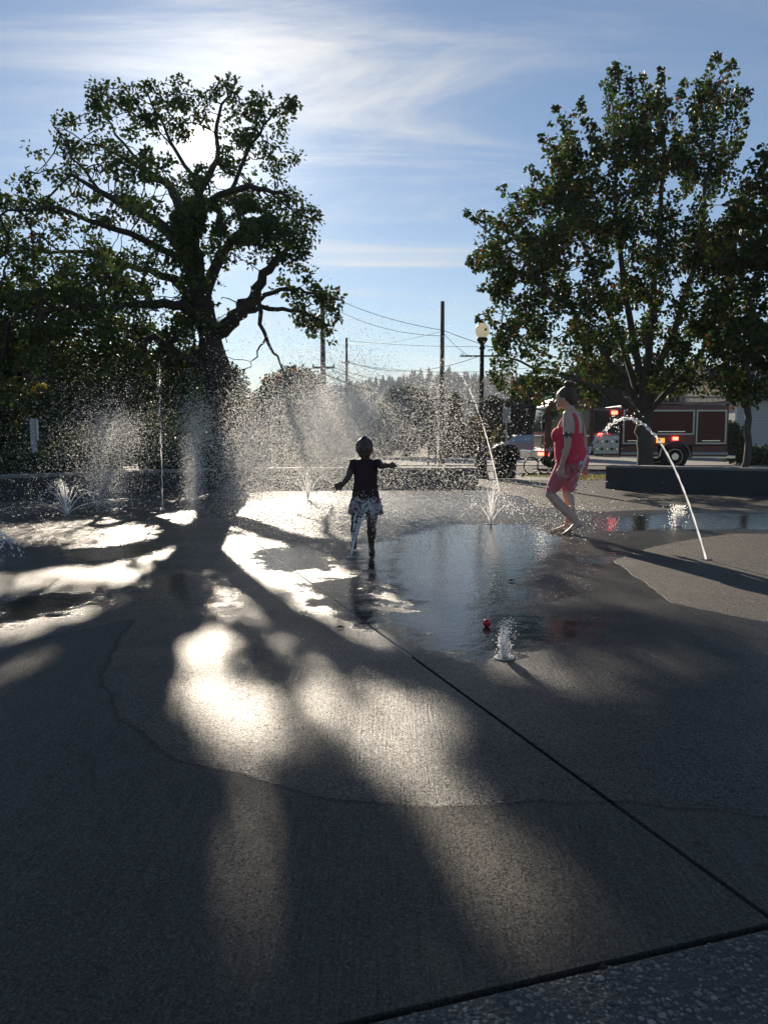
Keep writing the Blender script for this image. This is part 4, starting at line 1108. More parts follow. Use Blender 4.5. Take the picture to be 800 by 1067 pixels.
# cab
bm = bmesh.new(); pr = [(Lc, zr+.55), (Lc, zr+1.45), (Lc+.12, zr+2.65), (Lc+.25, zr+2.85), (Rc, zr+2.85), (Rc, zr+.55)]
r0 = [bm.verts.new((a, YN+.05, h)) for a, h in pr]; r1 = [bm.verts.new((a, YF-.05, h)) for a, h in pr]
bm.faces.new(r0); bm.faces.new(r1[::-1])
for i in range(len(pr)): j = (i+1) % len(pr); bm.faces.new((r0[j], r0[i], r1[i], r1[j]))
bmesh.ops.bevel(bm, geom=list(bm.edges), offset=.06, segments=2, affect='EDGES')
MB().bm(bm).build('cab', M['red_paint'], fe)
MB().bbox(x0, Lc-.003, YN+.02, YF-.02, zr+.42, zr+.78, .04).build('bumper', M['chrome'], fe)
MB().bbox(Lc-.05, Lc-.004, YN+.55, YF-.55, zr+.85, zr+1.4, .02).build('grille', M['chrome'], fe)
MB().add([(Lc-.02, YN+.2, zr+1.55), (Lc-.02, YF-.2, zr+1.55), (Lc+.08, YF-.22, zr+2.55), (Lc+.08, YN+.22, zr+2.55)], [(0, 1, 2, 3)]).build('windshield', M['glass'], fe)
xm = (Lc+Rc)/2
for a0, a1 in ((Lc+.25, xm-.07), (xm+.07, Rc-.12)):
    dr = MB().bbox(a0-.06, a1+.06, YN+.02, YN+.048, zr+.62, zr+2.5, .01).build('door', M['red_paint'], fe)
    MB().bbox(a0, a1, YN+.005, YN+.018, zr+1.55, zr+2.4, .005).build('pane', M['glass'], dr)
    MB().cbox((a1-.08, YN+.0, zr+1.38), .16, .03, .05).build('handle', M['chrome'], dr)
m_ = MB().tube([(Lc+.1, YN+.05, zr+2.3), (Lc-.15, YN-.25, zr+2.35), (Lc-.15, YN-.25, zr+1.7)], .02, 6).build('mirror_arm', M['chrome'], fe)
MB().bbox(Lc-.2, Lc-.1, YN-.33, YN-.17, zr+1.65, zr+2.2, .02).build('mirror', M['black_metal'], fe)
MB().bbox(Lc+.3, Lc+.6, YN+.2, YF-.2, zr+2.855, zr+2.99, .03).build('light_bar', M['glass'], fe)
# pump house
Pa, Pb = Rc+.02, ex(646)
MB().bbox(Pa, Pb, YN+.1, YF-.1, zr+.6, zr+2.5, .02).build('pump_house', M['red_paint'], fe)
pp = MB().bbox(Pa+.08, Pb-.05, YN+.05, YN+.098, zr+.65, zr+1.4, .01).build('pump_panel', M['steel'], fe)
for i in range(5):
    for j in range(2):
        MB().lathe([(.05, 0), (.06, -.03), (.045, -.05)], (Pa+.2+i*.2, YN+.05, zr+.85+j*.3), 10, 'y').build('gauge', M['black_metal'] if (i+j) % 2 else M['chrome'], pp)
MB().bbox(Pa+.1, Pb-.07, YN+.05, YN+.098, zr+1.5, zr+2.35, .01).build('crosslay_panel', M['black_metal'], fe)
for hgt_ in (1.43, 2.4): MB().tube([(Pa+.02, YN+.03, zr+hgt_), (Pb-.02, YN+.03, zr+hgt_)], .022, 6).build('grab_rail', M['chrome'], fe)
# rear body with roll-up compartments
Ba, Bb = Pb+.02, x1
MB().bbox(Ba, Bb, YN+.05, YF-.05, zr+.98, zr+2.6, .03).build('body', M['red_paint'], fe)
wx = ex(703)
MB().bbox(Ba, wx-.68, YN+.06, YF-.06, zr+.5, zr+.978, .02).build('skirt', M['red_paint'], fe)
MB().bbox(wx+.68, Bb, YN+.06, YF-.06, zr+.5, zr+.978, .02).build('skirt', M['red_paint'], fe)
mroll, t, b = nt('compartment_shutter'); vec = objco(t); s_ = t.nodes.new('ShaderNodeSeparateXYZ'); t.links.new(vec, s_.inputs[0])
fr = mathn(t, 'FRACT', mathn(t, 'MULTIPLY', s_.outputs[2], 14)); b.inputs['Base Color'].default_value = (.085, .006, .008, 1); b.inputs['Roughness'].default_value = .4
bump(t, b, fr, .5, .02)
cells = [(Ba+.06, ex(671), 1.05), (ex(684)-.35, ex(722), 1.42), (ex(724), Bb-.1, 1.05)]
for a0, a1, zlo in cells:
    c_ = MB().bbox(a0+.06, a1-.06, YN+.02, YN+.048, zr+zlo+.06, zr+2.35, .008).build('compartment_door', mroll, fe)
    fm = MB(); fm.box(a0, a0+.055, YN+.005, YN+.047, zr+zlo, zr+2.41); fm.box(a1-.055, a1, YN+.005, YN+.047, zr+zlo, zr+2.41)
    fm.box(a0+.0551, a1-.0551, YN+.005, YN+.047, zr+2.355, zr+2.41); fm.box(a0+.0551, a1-.0551, YN+.005, YN+.047, zr+zlo, zr+zlo+.055); fm.build('door_frame', M['steel'], c_)
    MB().cbox(((a0+a1)/2, YN+.0, zr+zlo+.13), (a1-a0)*.6, .03, .03).build('handle', M['chrome'], c_)
for a0, a1, h0, h1 in ((Ba, wx-.69, .62, .72), (wx+.69, Bb, .62, .72), (Lc+.05, Rc, .78, .86)): MB().box(a0, a1, YN-.004, YN+.05, zr+h0, zr+h1).build('reflective_stripe', M['grey_panel'], fe)
for a0, a1 in ((Ba, wx-.69), (wx+.69, Bb)): MB().box(a0, a1, YN+.0, YN+.058, zr+.5, zr+.54).build('rub_rail', M['chrome'], fe)
MB().bbox(Bb+.003, Bb+.4, YN+.2, YF-.2, zr+.45, zr+.58, .02).build('tailboard', M['chrome'], fe)
mb = MB()
for q in (0, .45): mb.tube([(Ba+.2, YN+.35, zr+2.7+q*.5), (Bb-.1, YN+.35, zr+2.7+q*.5)], .035, 6)
for i in range(14): mb.tube([(Ba+.4+i*.26, YN+.35, zr+2.7), (Ba+.4+i*.26, YN+.35, zr+2.92)], .016, 5)
mb.build('ladder', M['steel'], fe)
xw0 = ex(588)
for wx_ in (xw0, wx):
    for wy in (YN+.16, YF-.16):
        w_ = MB().lathe([(.3, -.15), (.5, -.15), (.54, -.1), (.54, .1), (.5, .15), (.3, .15)], (wx_, wy, zr+.54), 28, 'y').build('wheel', M['tyre'], fe, True)
        MB().lathe([(.05, -.19), (.14, -.19), (.16, -.13), (.27, -.1), (.3, -.155), (.31, -.155), (.31, .155), (.05, .17)], (wx_, wy, zr+.54), 22, 'y').build('rim', M['chrome'], w_)
    mb = MB(); arc = [(wx_+.62*math.cos(i*math.pi/12), YN+.03, zr+.54+.62*math.sin(i*math.pi/12)) for i in range(13)]; mb.tube(arc, .04, 6); mb.build('wheel_arch', M['chrome'], fe)
for lx_, ly_, s_ in ((563.5, 473, .15), (640, 430, .16), (625.5, 453, .13), (703.5, 457, .15)):
    s_ *= .78; p = at(lx_, ly_, YN-.05); MB().bbox(p.x-s_, p.x+s_, YN-.05, YN-.006, p.z-s_*.55, p.z+s_*.55, .02).build('warning_light', M['red_lamp'], fe)
p = at(688, 459, YN-.03); MB().bbox(p.x-.18, p.x+.16, YN-.04, YN-.006, p.z-.1, p.z+.1, .01).build('marker_light', M['amber'], fe)


# ------------------------------------------------------------------ people
def remesh(mb, vox, smooth_it=3):
    me = bpy.data.meshes.new('tmp'); me.from_pydata([tuple(v) for v in mb.v], [], mb.f); me.update()
    o = bpy.data.objects.new('tmp', me); COL.objects.link(o)
    r = o.modifiers.new('r', 'REMESH'); r.mode = 'VOXEL'; r.voxel_size = vox
    s_ = o.modifiers.new('s', 'SMOOTH'); s_.factor = 0.5; s_.iterations = smooth_it
    dg = bpy.context.evaluated_depsgraph_get(); dg.update()
    out = bpy.data.meshes.new_from_object(o.evaluated_get(dg), depsgraph=dg)
    bpy.data.objects.remove(o); bpy.data.meshes.remove(me)
    return out
def shell(me, test, off, name, m, parent, org):
    """Clothing: the body's own surface over a region, lifted off the skin, with a turned hem."""
    bm = bmesh.new(); bm.from_mesh(me); bm.normal_update()
    nv = {v: v.normal.copy() for v in bm.verts}
    dele = [f for f in bm.faces if not test(f.calc_center_median())]
    bmesh.ops.delete(bm, geom=dele, context='FACES')
    for v in bm.verts:
        n_ = v.normal.copy(); k = off(v.co) if callable(off) else off
        v.co = v.co + n_*k
    be_ = [e_ for e_ in bm.edges if e_.is_boundary]
    cent = {}
    r_ = bmesh.ops.extrude_edge_only(bm, edges=be_)
    for v in [x for x in r_['geom'] if isinstance(x, bmesh.types.BMVert)]:
        v.co = v.co - v.normal*0.0 
    m2 = bpy.data.meshes.new(name); bm.to_mesh(m2); bm.free()
    return link(name, m2, m, parent, True)
class Body:
    def __init__(s, F_, Lv): s.F = Vector(F_).normalized(); s.L = Vector(Lv).normalized(); s.mb = MB()
    def p(s, f, l, z): return s.F*f + s.L*l + Vector((0, 0, z))
    def torso(s, secs):                              # (f, l, z, rf, rl)
        s.mb.loft([(s.p(f, l, z), s.F*rf, s.L*rl) for f, l, z, rf, rl in secs], 24)
    def limb(s, pts):                                # (f,l,z,r)
        P = [s.p(*q[:3]) for q in pts]; s.mb.tube(P, [q[3] for q in pts], 14)
        for i in (0, -1): s.mb.ell(P[i], (pts[i][3],)*3, 12, 8)
        for i in range(1, len(pts)-1): s.mb.ell(P[i], (pts[i][3]*.98,)*3, 12, 8)
    def ell(s, f, l, z, rf, rl, rz, tilt=0.0):
        rot = Matrix((s.F, s.L, Vector((0, 0, 1)))).transposed()
        if tilt: rot = rot @ Matrix.Rotation(tilt, 3, 'Y')
        s.mb.ell(s.p(f, l, z), (rf, rl, rz), 18, 12, rot)
    def hand(s, wrist, direc, spread, palm_n, size, curl=0.25, thumb=1):
        """wrist/direc/spread world vectors: palm, four unequal bent fingers and a side thumb"""
        d = direc.normalized(); sp_ = (spread - d*spread.dot(d)).normalized(); n_ = palm_n.normalized()
        pl = size*0.48
        for k in range(4):
            w_ = (k-1.5)*size*0.115
            s.mb.tube([wrist+sp_*w_*0.6, wrist+d*pl*0.6+sp_*w_, wrist+d*pl+sp_*w_*1.1], [size*.085, size*.09, size*.075], 8)
            ln = size*(0.40, 0.47, 0.44, 0.33)[k]
            fd = (d + sp_*(k-1.5)*0.16).normalized()
            b0 = wrist+d*pl*0.95+sp_*w_*1.1; b1 = b0+fd*ln*0.45+n_*ln*0.12*curl*4*.3; b2 = b1+(fd+n_*curl).normalized()*ln*0.32; b3 = b2+(fd+n_*curl*2).normalized()*ln*0.25
            s.mb.tube([b0, b1, b2, b3], [size*.052, size*.047, size*.042, size*.032], 8)
            s.mb.ell(b3, (size*.032,)*3, 8, 6)
        t0 = wrist+d*size*.14-sp_*size*.16*thumb; td = (d*.75-sp_*.65*thumb+n_*.25).normalized()
        t1 = t0+td*size*.22; t2 = t1+(td+d*.4).normalized()*size*.2
        s.mb.tube([wrist+d*size*.05-sp_*size*.05*thumb, t0, t1, t2], [size*.07, size*.065, size*.052, size*.036], 8); s.mb.ell(t2, (size*.036,)*3, 8, 6)
    def foot(s, heel, toe, w, h):
        d = (toe-heel); L_ = d.length; d.normalize(); sd_ = d.cross(Vector((0, 0, 1))).normalized(); up = sd_.cross(d)
        sec = []
        for q, ww, hh in ((0.0, .55, .55), (.12, .8, .85), (.35, .75, 1.1), (.62, 1.0, .7), (.8, 1.0, .5), (.92, .8, .38), (1.0, .4, .25)):
            c = heel+d*L_*q+up*h*hh*.5; sec.append((c, sd_*w*ww*.5, up*h*hh*.5))
        s.mb.loft(sec, 14)
        for k in range(5):
            b0 = heel+d*L_*(.86-.02*k*(1 if k else 0))+sd_*w*(-.36+.18*k)+up*h*.22
            s.mb.tube([b0, b0+d*L_*(.15-.018*k)], [h*.2, h*.16], 8)
def skinmat(name, col):
    m, t, b = nt(name); f = noise(t, 14, 4, .6, objco(t))
    t.links.new(mixc(t, f, tuple(c*.85 for c in col), tuple(min(1, c*1.1) for c in col)), b.inputs['Base Color'])
    b.inputs['Roughness'].default_value = .45; b.inputs['Subsurface Weight'].default_value = .15; b.inputs['Subsurface Radius'].default_value = (.02, .008, .004); b.inputs['Subsurface Scale'].default_value = .5
    return m
def hairmat(name, col):
    m, t, b = nt(name); f = noise(t, 6, 5, .7, mapping(t, objco(t), (30, 30, 6)))
    t.links.new(mixc(t, f, tuple(c*.5 for c in col), tuple(c*1.5 for c in col)), b.inputs['Base Color']); b.inputs['Roughness'].default_value = .45
    bump(t, b, f, .8, .01); return m

# ---- the woman, walking to the side with her back half turned
wp = gp(592, 556)
woman = empty('person', wp, 'woman in a red tank top and pink shorts walking barefoot with hair in a bun', 'person')
a_ = R(32)
B = Body((-math.cos(a_), math.sin(a_), 0), (-math.sin(a_), -math.cos(a_), 0))
B.torso([(0, 0, .70, .085, .12), (-.01, 0, .76, .140, .19), (-.015, 0, .82, .155, .205), (.0, 0, .90, .155, .20), (.02, 0, .98, .15, .18), (.02, 0, 1.05, .14, .172), (.015, 0, 1.14, .132, .172), (0, 0, 1.22, .11, .17), (-.01, 0, 1.28, .078, .155), (-.01, 0, 1.325, .06, .10), (-.002, 0, 1.35, .055, .06)])
B.limb([(-.01, 0, 1.30, .062), (.015, 0, 1.36, .052), (.045, 0, 1.42, .055)])
B.ell(.078, 0, 1.483, .095, .073, .108, R(26))
B.ell(.10, 0, 1.43, .058, .05, .055)                      # jaw
B.mb.tube([B.p(.155, 0, 1.475), B.p(.185, 0, 1.44), B.p(.165, 0, 1.43)], [.012, .016, .012], 8)      # nose
B.ell(.158, 0, 1.407, .014, .024, .008); B.ell(.152, 0, 1.396, .014, .02, .008)                         # lips
B.ell(.145, 0, 1.372, .02, .024, .018)                     # chin
for sg in (-1, 1): B.ell(.065, .074*sg, 1.465, .02, .009, .03)
for sg in (-1, 1):
    B.ell(.098, .075*sg, 1.08, .085, .083, .085); B.ell(-.085, .085*sg, .785, .085, .095, .095)
    B.ell(-.012, .16*sg, 1.295, .05, .05, .048)
# near leg: knee forward, heel lifted behind
B.limb([(0, .092, .80, .105), (.07, .09, .66, .095), (.15, .085, .52, .075), (.19, .082, .435, .058), (.10, .082, .34, .056), (-.02, .08, .235, .052), (-.11, .08, .15, .037), (-.135, .08, .115, .034)])
B.foot(B.p(-.185, .08, .105), B.p(.035, .082, -.012), .088, .062)
# far leg: standing
B.limb([(0, -.092, .80, .105), (.02, -.09, .66, .096), (.045, -.088, .5, .075), (.05, -.086, .44, .06), (.03, -.085, .36, .058), (.015, -.084, .26, .053), (.035, -.083, .14, .037), (.045, -.083, .075, .035)])
B.foot(B.p(.0, -.083, 0), B.p(.245, -.085, 0), .09, .075)
# arms
B.limb([(-.012, .168, 1.295, .05), (-.03, .212, 1.18, .050), (-.045, .238, 1.05, .044), (-.05, .245, .97, .036), (-.025, .243, .88, .036), (.005, .235, .78, .028), (.016, .23, .735, .023)])
B.hand(B.p(.016, .23, .745), B.p(.10, -.02, -1), B.F, -B.L, .165, .3, -1)
B.limb([(-.012, -.168, 1.295, .05), (-.035, -.21, 1.18, .050), (-.065, -.232, 1.05, .044), (-.075, -.24, .97, .036), (-.075, -.242, .88, .036), (-.08, -.24, .78, .027), (-.082, -.234, .735, .022)])
B.hand(B.p(-.082, -.234, .745), B.p(-.12, -.08, -1), B.F, B.L, .165, .22, -1)
me = remesh(B.mb, .0065, 4)
Msk = skinmat('woman_skin', (.60, .39, .30))
body = link('body', me, Msk, woman, True)
lf = lambda c: (c.dot(B.F), c.dot(B.L), c.z)
def top_test(c):
    f, l, z = lf(c)
    if z < .79 or z > 1.31: return False
    if abs(l) > .19+.02*(z < .9): return False
    hi = 1.17 if f > 0.0 else 1.10
    if z < hi: return True
    return .07 < abs(l) < .115
mtop, t, b = nt('red_top'); f_ = noise(t, 9, 5, .6, objco(t)); t.links.new(mixc(t, f_, (.62, .03, .06), (.80, .06, .10)), b.inputs['Base Color']); b.inputs['Roughness'].default_value = .75
bump(t, b, noise(t, 18, 4, .6, mapping(t, objco(t), (1, 1, .4))), .5, .02)
shell(me, top_test, lambda c: .009+max(0, .95-c.z)*.09, 'tank_top', mtop, woman, wp)
def short_test(c):
    f, l, z = lf(c)
    if z > .805 or z < .47: return False
    if abs(l) > .19 and f < .06 and z > .55: return abs(l) < .2
    return abs(l) < .198
msh, t, b = nt('pink_shorts'); vo = t.nodes.new('ShaderNodeTexVoronoi'); vo.inputs['Scale'].default_value = 26; t.links.new(objco(t), vo.inputs['Vector'])
t.links.new(mixc(t, maprange(t, vo.outputs['Distance'], .25, .5), (.66, .24, .27), (.62, .15, .19)), b.inputs['Base Color']); b.inputs['Roughness'].default_value = .75
shell(me, short_test, .005, 'shorts', msh, woman, wp)
# tattoo on the near upper arm
mt_ = simple('tattoo_ink', (.05, .045, .05), .6)
def tat(c):
    f, l, z = lf(c); return l > .19 and 1.06+.012*math.sin(f*160) < z < 1.105+.01*math.sin(f*120)
shell(me, tat, .0015, 'tattoo', mt_, woman, wp)
# hair
H = MB(); rot = Matrix((B.F, B.L, Vector((0, 0, 1)))).transposed()
H.ell(B.p(.05, 0, 1.515), (.105, .086, .098), 20, 14, rot @ Matrix.Rotation(R(-14), 3, 'Y'))
H.ell(B.p(-.005, 0, 1.47), (.055, .07, .075), 16, 10, rot)
H.ell(B.p(.035, 0, 1.625), (.052, .052, .045), 16, 10, rot)
for k in range(9):
    an = k*.7; H.tube([B.p(.035+.035*math.cos(an), .035*math.sin(an), 1.60), B.p(.035+.05*math.cos(an+.8), .05*math.sin(an+.8), 1.635), B.p(.035+.03*math.cos(an+1.6), .03*math.sin(an+1.6), 1.665)], [.013, .015, .008], 6)
hm = remesh(H, .006, 2); Mha = hairmat('brown_hair', (.085, .046, .028)); link('hair', hm, Mha, woman, True)
LH = MB()
for k in range(110):
    up_ = k % 2 == 0
    if up_:
        an = rng.uniform(0, 6.28); c0 = B.p(.035+.045*math.cos(an), .045*math.sin(an), rng.uniform(1.60, 1.655))
        dv = (B.F*math.cos(an)+B.L*math.sin(an)+Vector((0, 0, rng.uniform(-.6, 1.2)))).normalized()
    else:
        an = rng.uniform(.9, 5.4); c0 = B.p(.05+.098*math.cos(an), .083*math.sin(an), rng.uniform(1.43, 1.58))
        dv = (B.F*math.cos(an)*.4+B.L*math.sin(an)*.4+Vector((0, 0, rng.uniform(-.6, .9)))).normalized()
    ln_ = rng.uniform(.015, .05); sw = Vector(rng.normal(0, .012, 3))
    LH.tube([c0-dv*.006, c0+dv*ln_*.5+sw*.4, c0+dv*ln_+sw], [.0018, .0014, .0007], 3)
lo_ = MB(); lo_.v = [tuple(Vector(q)) for q in LH.v]; lo_.f = LH.f
o = lo_.build('loose_hair', Mha); o.parent = woman; o['kind'] = 'stuff'
for sg in (-1, 1):
    ee = MB(); ee.ell(B.p(.148, .03*sg, 1.478), (.011, .011, .009), 10, 8); o = ee.build('eye', simple('eye_dark', (.03, .02, .015), .2)); o.parent = woman

# ---- the child, running towards the camera with both arms out
cp_ = gp(381, 574)
child = empty('person', cp_, 'small child in silhouette running with both arms out and splashed shorts', 'person')
B = Body((0, -1, 0), (1, 0, 0))
B.torso([(0, 0, .40, .05, .07), (-.005, 0, .45, .08, .105), (0, 0, .52, .085, .108), (.01, 0, .60, .085, .10), (.01, 0, .68, .082, .10), (0, 0, .76, .078, .108), (0, 0, .81, .065, .11), (0, 0, .845, .045, .075), (0, 0, .865, .038, .045)])
B.limb([(0, 0, .83, .042), (.01, 0, .89, .036), (.015, 0, .92, .04)])
B.ell(.02, -.01, .955, .085, .072, .09); B.ell(.045, -.01, .905, .05, .052, .04)
B.mb.tube([B.p(.10, -.01, .96), B.p(.117, -.01, .935), B.p(.10, -.01, .93)], [.009, .012, .009], 8)
B.ell(.096, -.01, .908, .008, .018, .006); B.ell(.094, -.01, .899, .008, .016, .006); B.ell(.085, -.01, .88, .014, .018, .014)
for sg in (-1, 1): B.ell(.01, -.01+.073*sg, .945, .015, .008, .024); B.ell(0, .108*sg, .825, .038, .036, .036)
# arms: image-left arm down and out, image-right arm out to the side
B.limb([(0, -.112, .825, .037), (.02, -.135, .755, .034), (.04, -.155, .70, .028), (.06, -.185, .66, .027), (.08, -.208, .635, .02)])
B.hand(B.p(.08, -.206, .637), B.p(.1, -.6, -.3), B.p(0, -.4, .9), B.F, .135, .03, 1)
B.limb([(0, .112, .825, .037), (.06, .135, .815, .033), (.13, .15, .80, .028), (.14, .185, .805, .026), (.145, .215, .805, .019)])
B.hand(B.p(.145, .212, .805), B.p(.1, 1, -.02), B.p(0, 0, 1), B.F, .105, .12, -1)
# legs
B.limb([(0, -.058, .46, .068), (.02, -.075, .38, .062), (.035, -.09, .29, .046), (.035, -.096, .25, .04), (-.02, -.102, .20, .043), (-.09, -.108, .125, .029), (-.115, -.11, .095, .026)])
B.foot(B.p(-.165, -.11, .085), B.p(-.03, -.118, .005), .062, .05)
B.limb([(0, .058, .46, .068), (.06, .06, .38, .062), (.11, .058, .29, .047), (.12, .057, .245, .041), (.105, .056, .19, .043), (.085, .055, .09, .028), (.085, .055, .05, .027)])
B.foot(B.p(.05, .055, 0), B.p(.205, .062, 0), .064, .052)
me = remesh(B.mb, .0048, 4)
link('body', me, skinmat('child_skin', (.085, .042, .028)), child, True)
lf2 = lambda c: (c.dot(B.F), c.dot(B.L), c.z)
def sh_t(c):
    f, l, z = lf2(c)
    if z > .852 or z < .50: return False
    if abs(l) > .125: return z > .755 and abs(l) < .142
    return abs(l) < .11 or z > .77
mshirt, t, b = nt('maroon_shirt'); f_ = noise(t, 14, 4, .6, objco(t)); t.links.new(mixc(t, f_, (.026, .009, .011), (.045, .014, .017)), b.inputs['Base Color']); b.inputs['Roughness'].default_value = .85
bump(t, b, noise(t, 16, 4, .6, mapping(t, objco(t), (1, 1, .35))), .5, .02)
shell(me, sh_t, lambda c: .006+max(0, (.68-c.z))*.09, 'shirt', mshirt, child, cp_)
S = MB()
for sg, fo in ((-1, 0), (1, .045)):
    S.loft([(B.p(0, .03*sg, .53), B.F*.095, B.L*.085), (B.p(0, .055*sg, .48), B.F*.095, B.L*.088), (B.p(fo*.5, .072*sg, .42), B.F*.092, B.L*.085), (B.p(fo, .082*sg, .355), B.F*.095, B.L*.086), (B.p(fo, .082*sg, .348), B.F*.085, B.L*.075), (B.p(fo*.5, .065*sg, .42), B.F*.06, B.L*.06)], 22)
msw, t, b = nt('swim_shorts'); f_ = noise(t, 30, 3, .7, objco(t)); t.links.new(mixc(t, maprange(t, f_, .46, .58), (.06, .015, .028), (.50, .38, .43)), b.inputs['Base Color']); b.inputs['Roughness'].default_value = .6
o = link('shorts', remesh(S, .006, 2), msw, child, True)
H = MB()
H.ell((-.01, .014, .978), (.083, .092, .084), 20, 14); H.ell(B.p(.0, -.012, 1.05), (.03, .03, .026), 14, 10); H.ell((-.01, .04, .94), (.072, .06, .08), 16, 10)
link('hair', remesh(H, .006, 2), hairmat('dark_hair', (.03, .02, .015)), child, True)
for sg in (-1, 1):
    ee = MB(); ee.ell(B.p(.096, -.01+.028*sg, .957), (.011, .007, .008), 10, 8); o = ee.build('eye', bpy.data.materials['eye_dark']); o.parent = child

# ------------------------------------------------------------------ water: jets and spray
def nozzle(e, p, r_=0.05):
    MB().lathe([(r_, .001), (r_, .006), (r_*.7, .009), (r_*.3, .007)], (p.x, p.y, 0), 16).build('nozzle', M['steel'], e)
def beads(pts, r0, r1, jit, brk, n=None, seg=6):
    """a stream along pts: smooth near the nozzle, breaking into lumps towards the end -> (verts, faces)"""
    P = [Vector(p) for p in pts]; mb = MB()
    k = int(len(P)*brk)
    if k > 2:
        mb.tube(P[:k+1], [r0*(1+.25*math.sin(i*1.7)) for i in range(k+1)], seg)
    for i in range(k, len(P)-1):
        f_ = i/len(P); dv = P[i+1]-P[i]; r_ = (r0*(1-f_)+r1*f_)*rng.uniform(.55, 1.5)
        c = P[i]+Vector(rng.normal(0, jit*f_, 3)); q = dv.to_track_quat('Z', 'Y').to_matrix()
        mb.ell(c, (r_, r_, r_*rng.uniform(1.0, 2.4)), 7, 5, q)
    return mb
def parab(p0, p1, apex, n):
    out = []
    for i in range(n+1):
        f_ = i/n; p = Vector(p0).lerp(Vector(p1), f_)
        out.append(p)
    # height: quadratic through start, apex height, end
    z0, z1 = p0[2], p1[2]; h = apex
    a1 = math.sqrt(max(1e-6, h-z0)); a2 = math.sqrt(max(1e-6, h-z1)); fa = a1/(a1+a2)
    for i, p in enumerate(out):
        f_ = i/n; p.z = h-(h-z0)*((f_-fa)/fa)**2 if f_ < fa else h-(h-z1)*((f_-fa)/(1-fa))**2
    return out
def drops(e, cent, rad, name='droplets'):
    v_, f_ = blobs(np.asarray(cent), np.asarray(rad)); return tag(np_mesh(name, v_, f_, M['drop'], e, True), kind='stuff')

# the long arc that lands on the woman
p0 = gp(735, 583); p1 = Vector(wp)+Vector((.02, -.22, .62))
e = empty('water_jet', p0, 'long arching jet of water landing on the woman', 'water jet')
nozzle(e, p0)
arc = parab(p0, p1, 1.245, 95)
m_ = beads(arc, .0085, .0125, .012, .34); tag(m_.build('stream', M['water'], e, True), kind='stuff')
cc_ = np.array([arc[int(i)] for i in rng.uniform(45, 95, 110)])+rng.normal(0, .035, (110, 3)); cc_[:, 2] -= rng.random(110)*.25*(rng.random(110) < .3)
drops(e, cc_, rng.uniform(.003, .008, 110))
# splash beads on her leg and hip
cc_ = np.array(p1)+rng.normal(0, 1, (70, 3))*np.array([.07, .05, .12]); drops(e, cc_, rng.uniform(.004, .011, 70), 'splash')

# thin jet rising over the middle
p0 = gp(520, 512); e = empty('water_jet', p0, 'thin slanting jet crossing in front of the street lamp', 'water jet'); nozzle(e, p0)
tp = at(462, 372, 12.2); pe = at(405, 440, 11.2)
arc = parab(p0, (pe.x, pe.y, pe.z), tp.z, 120); tag(beads(arc[:52], .010, .009, .008, .45).build('stream', M['water'], e, True), kind='stuff')
cc_ = np.array([arc[int(i)] for i in rng.uniform(50, 119, 160)])+rng.normal(0, .035, (160, 3)); drops(e, cc_, rng.uniform(.002, .005, 160))

def fan(px, py, wpx, hpx, label, ns=11, r_=.006, lean=0.0):
    p0 = gp(px, py); ppm = F/p0.y
    e = empty('water_fountain', p0, label, 'fountain'); nozzle(e, p0, .07)
    W = wpx/ppm/2; H_ = hpx/ppm; mb = MB(); ctr = []
    for k in range(ns):
        an = -1+2*k/(ns-1)+rng.normal(0, .04); dy = rng.normal(0, .35)
        h = H_*(1-.45*an*an)*rng.uniform(.75, 1.08)
        pe = (p0.x+(an+lean)*W*1.1, p0.y+dy*W, max(.02, h*rng.uniform(-.1, .55)))
        arc = parab((p0.x, p0.y, .01), pe, max(h, pe[2]+.02), 26)
        b_ = beads(arc, r_, r_*.9, .012, .35, seg=5); mb.add(b_.v, b_.f)
        for q in range(26): ctr.append(np.array(arc[int(rng.integers(6, 26))])+rng.normal(0, .03, 3))
    tag(mb.build('streams', M['water'], e, True), kind='stuff')
    drops(e, np.array(ctr), rng.uniform(.002, .0055, len(ctr)))
    return e
fan(70, 537, 96, 36, 'fan of spraying water in front of the curved seat wall', 13, .0055)
fan(321, 521, 62, 40, 'fan of spraying water beside the running child', 12, .0065)
fan(511, 546, 66, 46, 'v shaped splash fountain near the walking woman', 10, .007)
fan(-4, 585, 50, 45, 'small spray at the edge of the shaded puddle', 8, .006)

def bubbler(px, py, wpx, hpx, label):
    p0 = gp(px, py); ppm = F/p0.y; e = empty('bubbler_jet', p0, label, 'fountain'); nozzle(e, p0, .05)
    W = wpx/ppm/2; H_ = hpx/ppm; mb = MB()
    for k in range(15):
        an = rng.uniform(0, 6.28); rr = W*rng.random()**.7*.75; h = H_*rng.uniform(.55, 1.0)*(1-.35*(rr/W))
        top = (p0.x+rr*math.cos(an), p0.y+rr*math.sin(an), h); b0 = (p0.x+rr*.45*math.cos(an), p0.y+rr*.45*math.sin(an), .0)
        pts = [Vector(b0).lerp(Vector(top), q/9) for q in range(10)]
        b_ = beads(pts, W*.10, W*.12, W*.07, .3, seg=5); mb.add(b_.v, b_.f)
    tag(mb.build('streams', M['water'], e, True), kind='stuff')
    n_ = 520; c_ = np.stack([p0.x+rng.normal(0, W*.45, n_), p0.y+rng.normal(0, W*.45, n_), H_*rng.random(n_)**.8*1.05], 1)
    drops(e, c_, rng.uniform(.0018, .0048, n_)*p0.y/4.5); return e
bubbler(525, 686, 20, 40, 'short bubbling jet beside the red ball')
bubbler(706, 549, 17, 22, 'short dome of water beyond the arching jet')

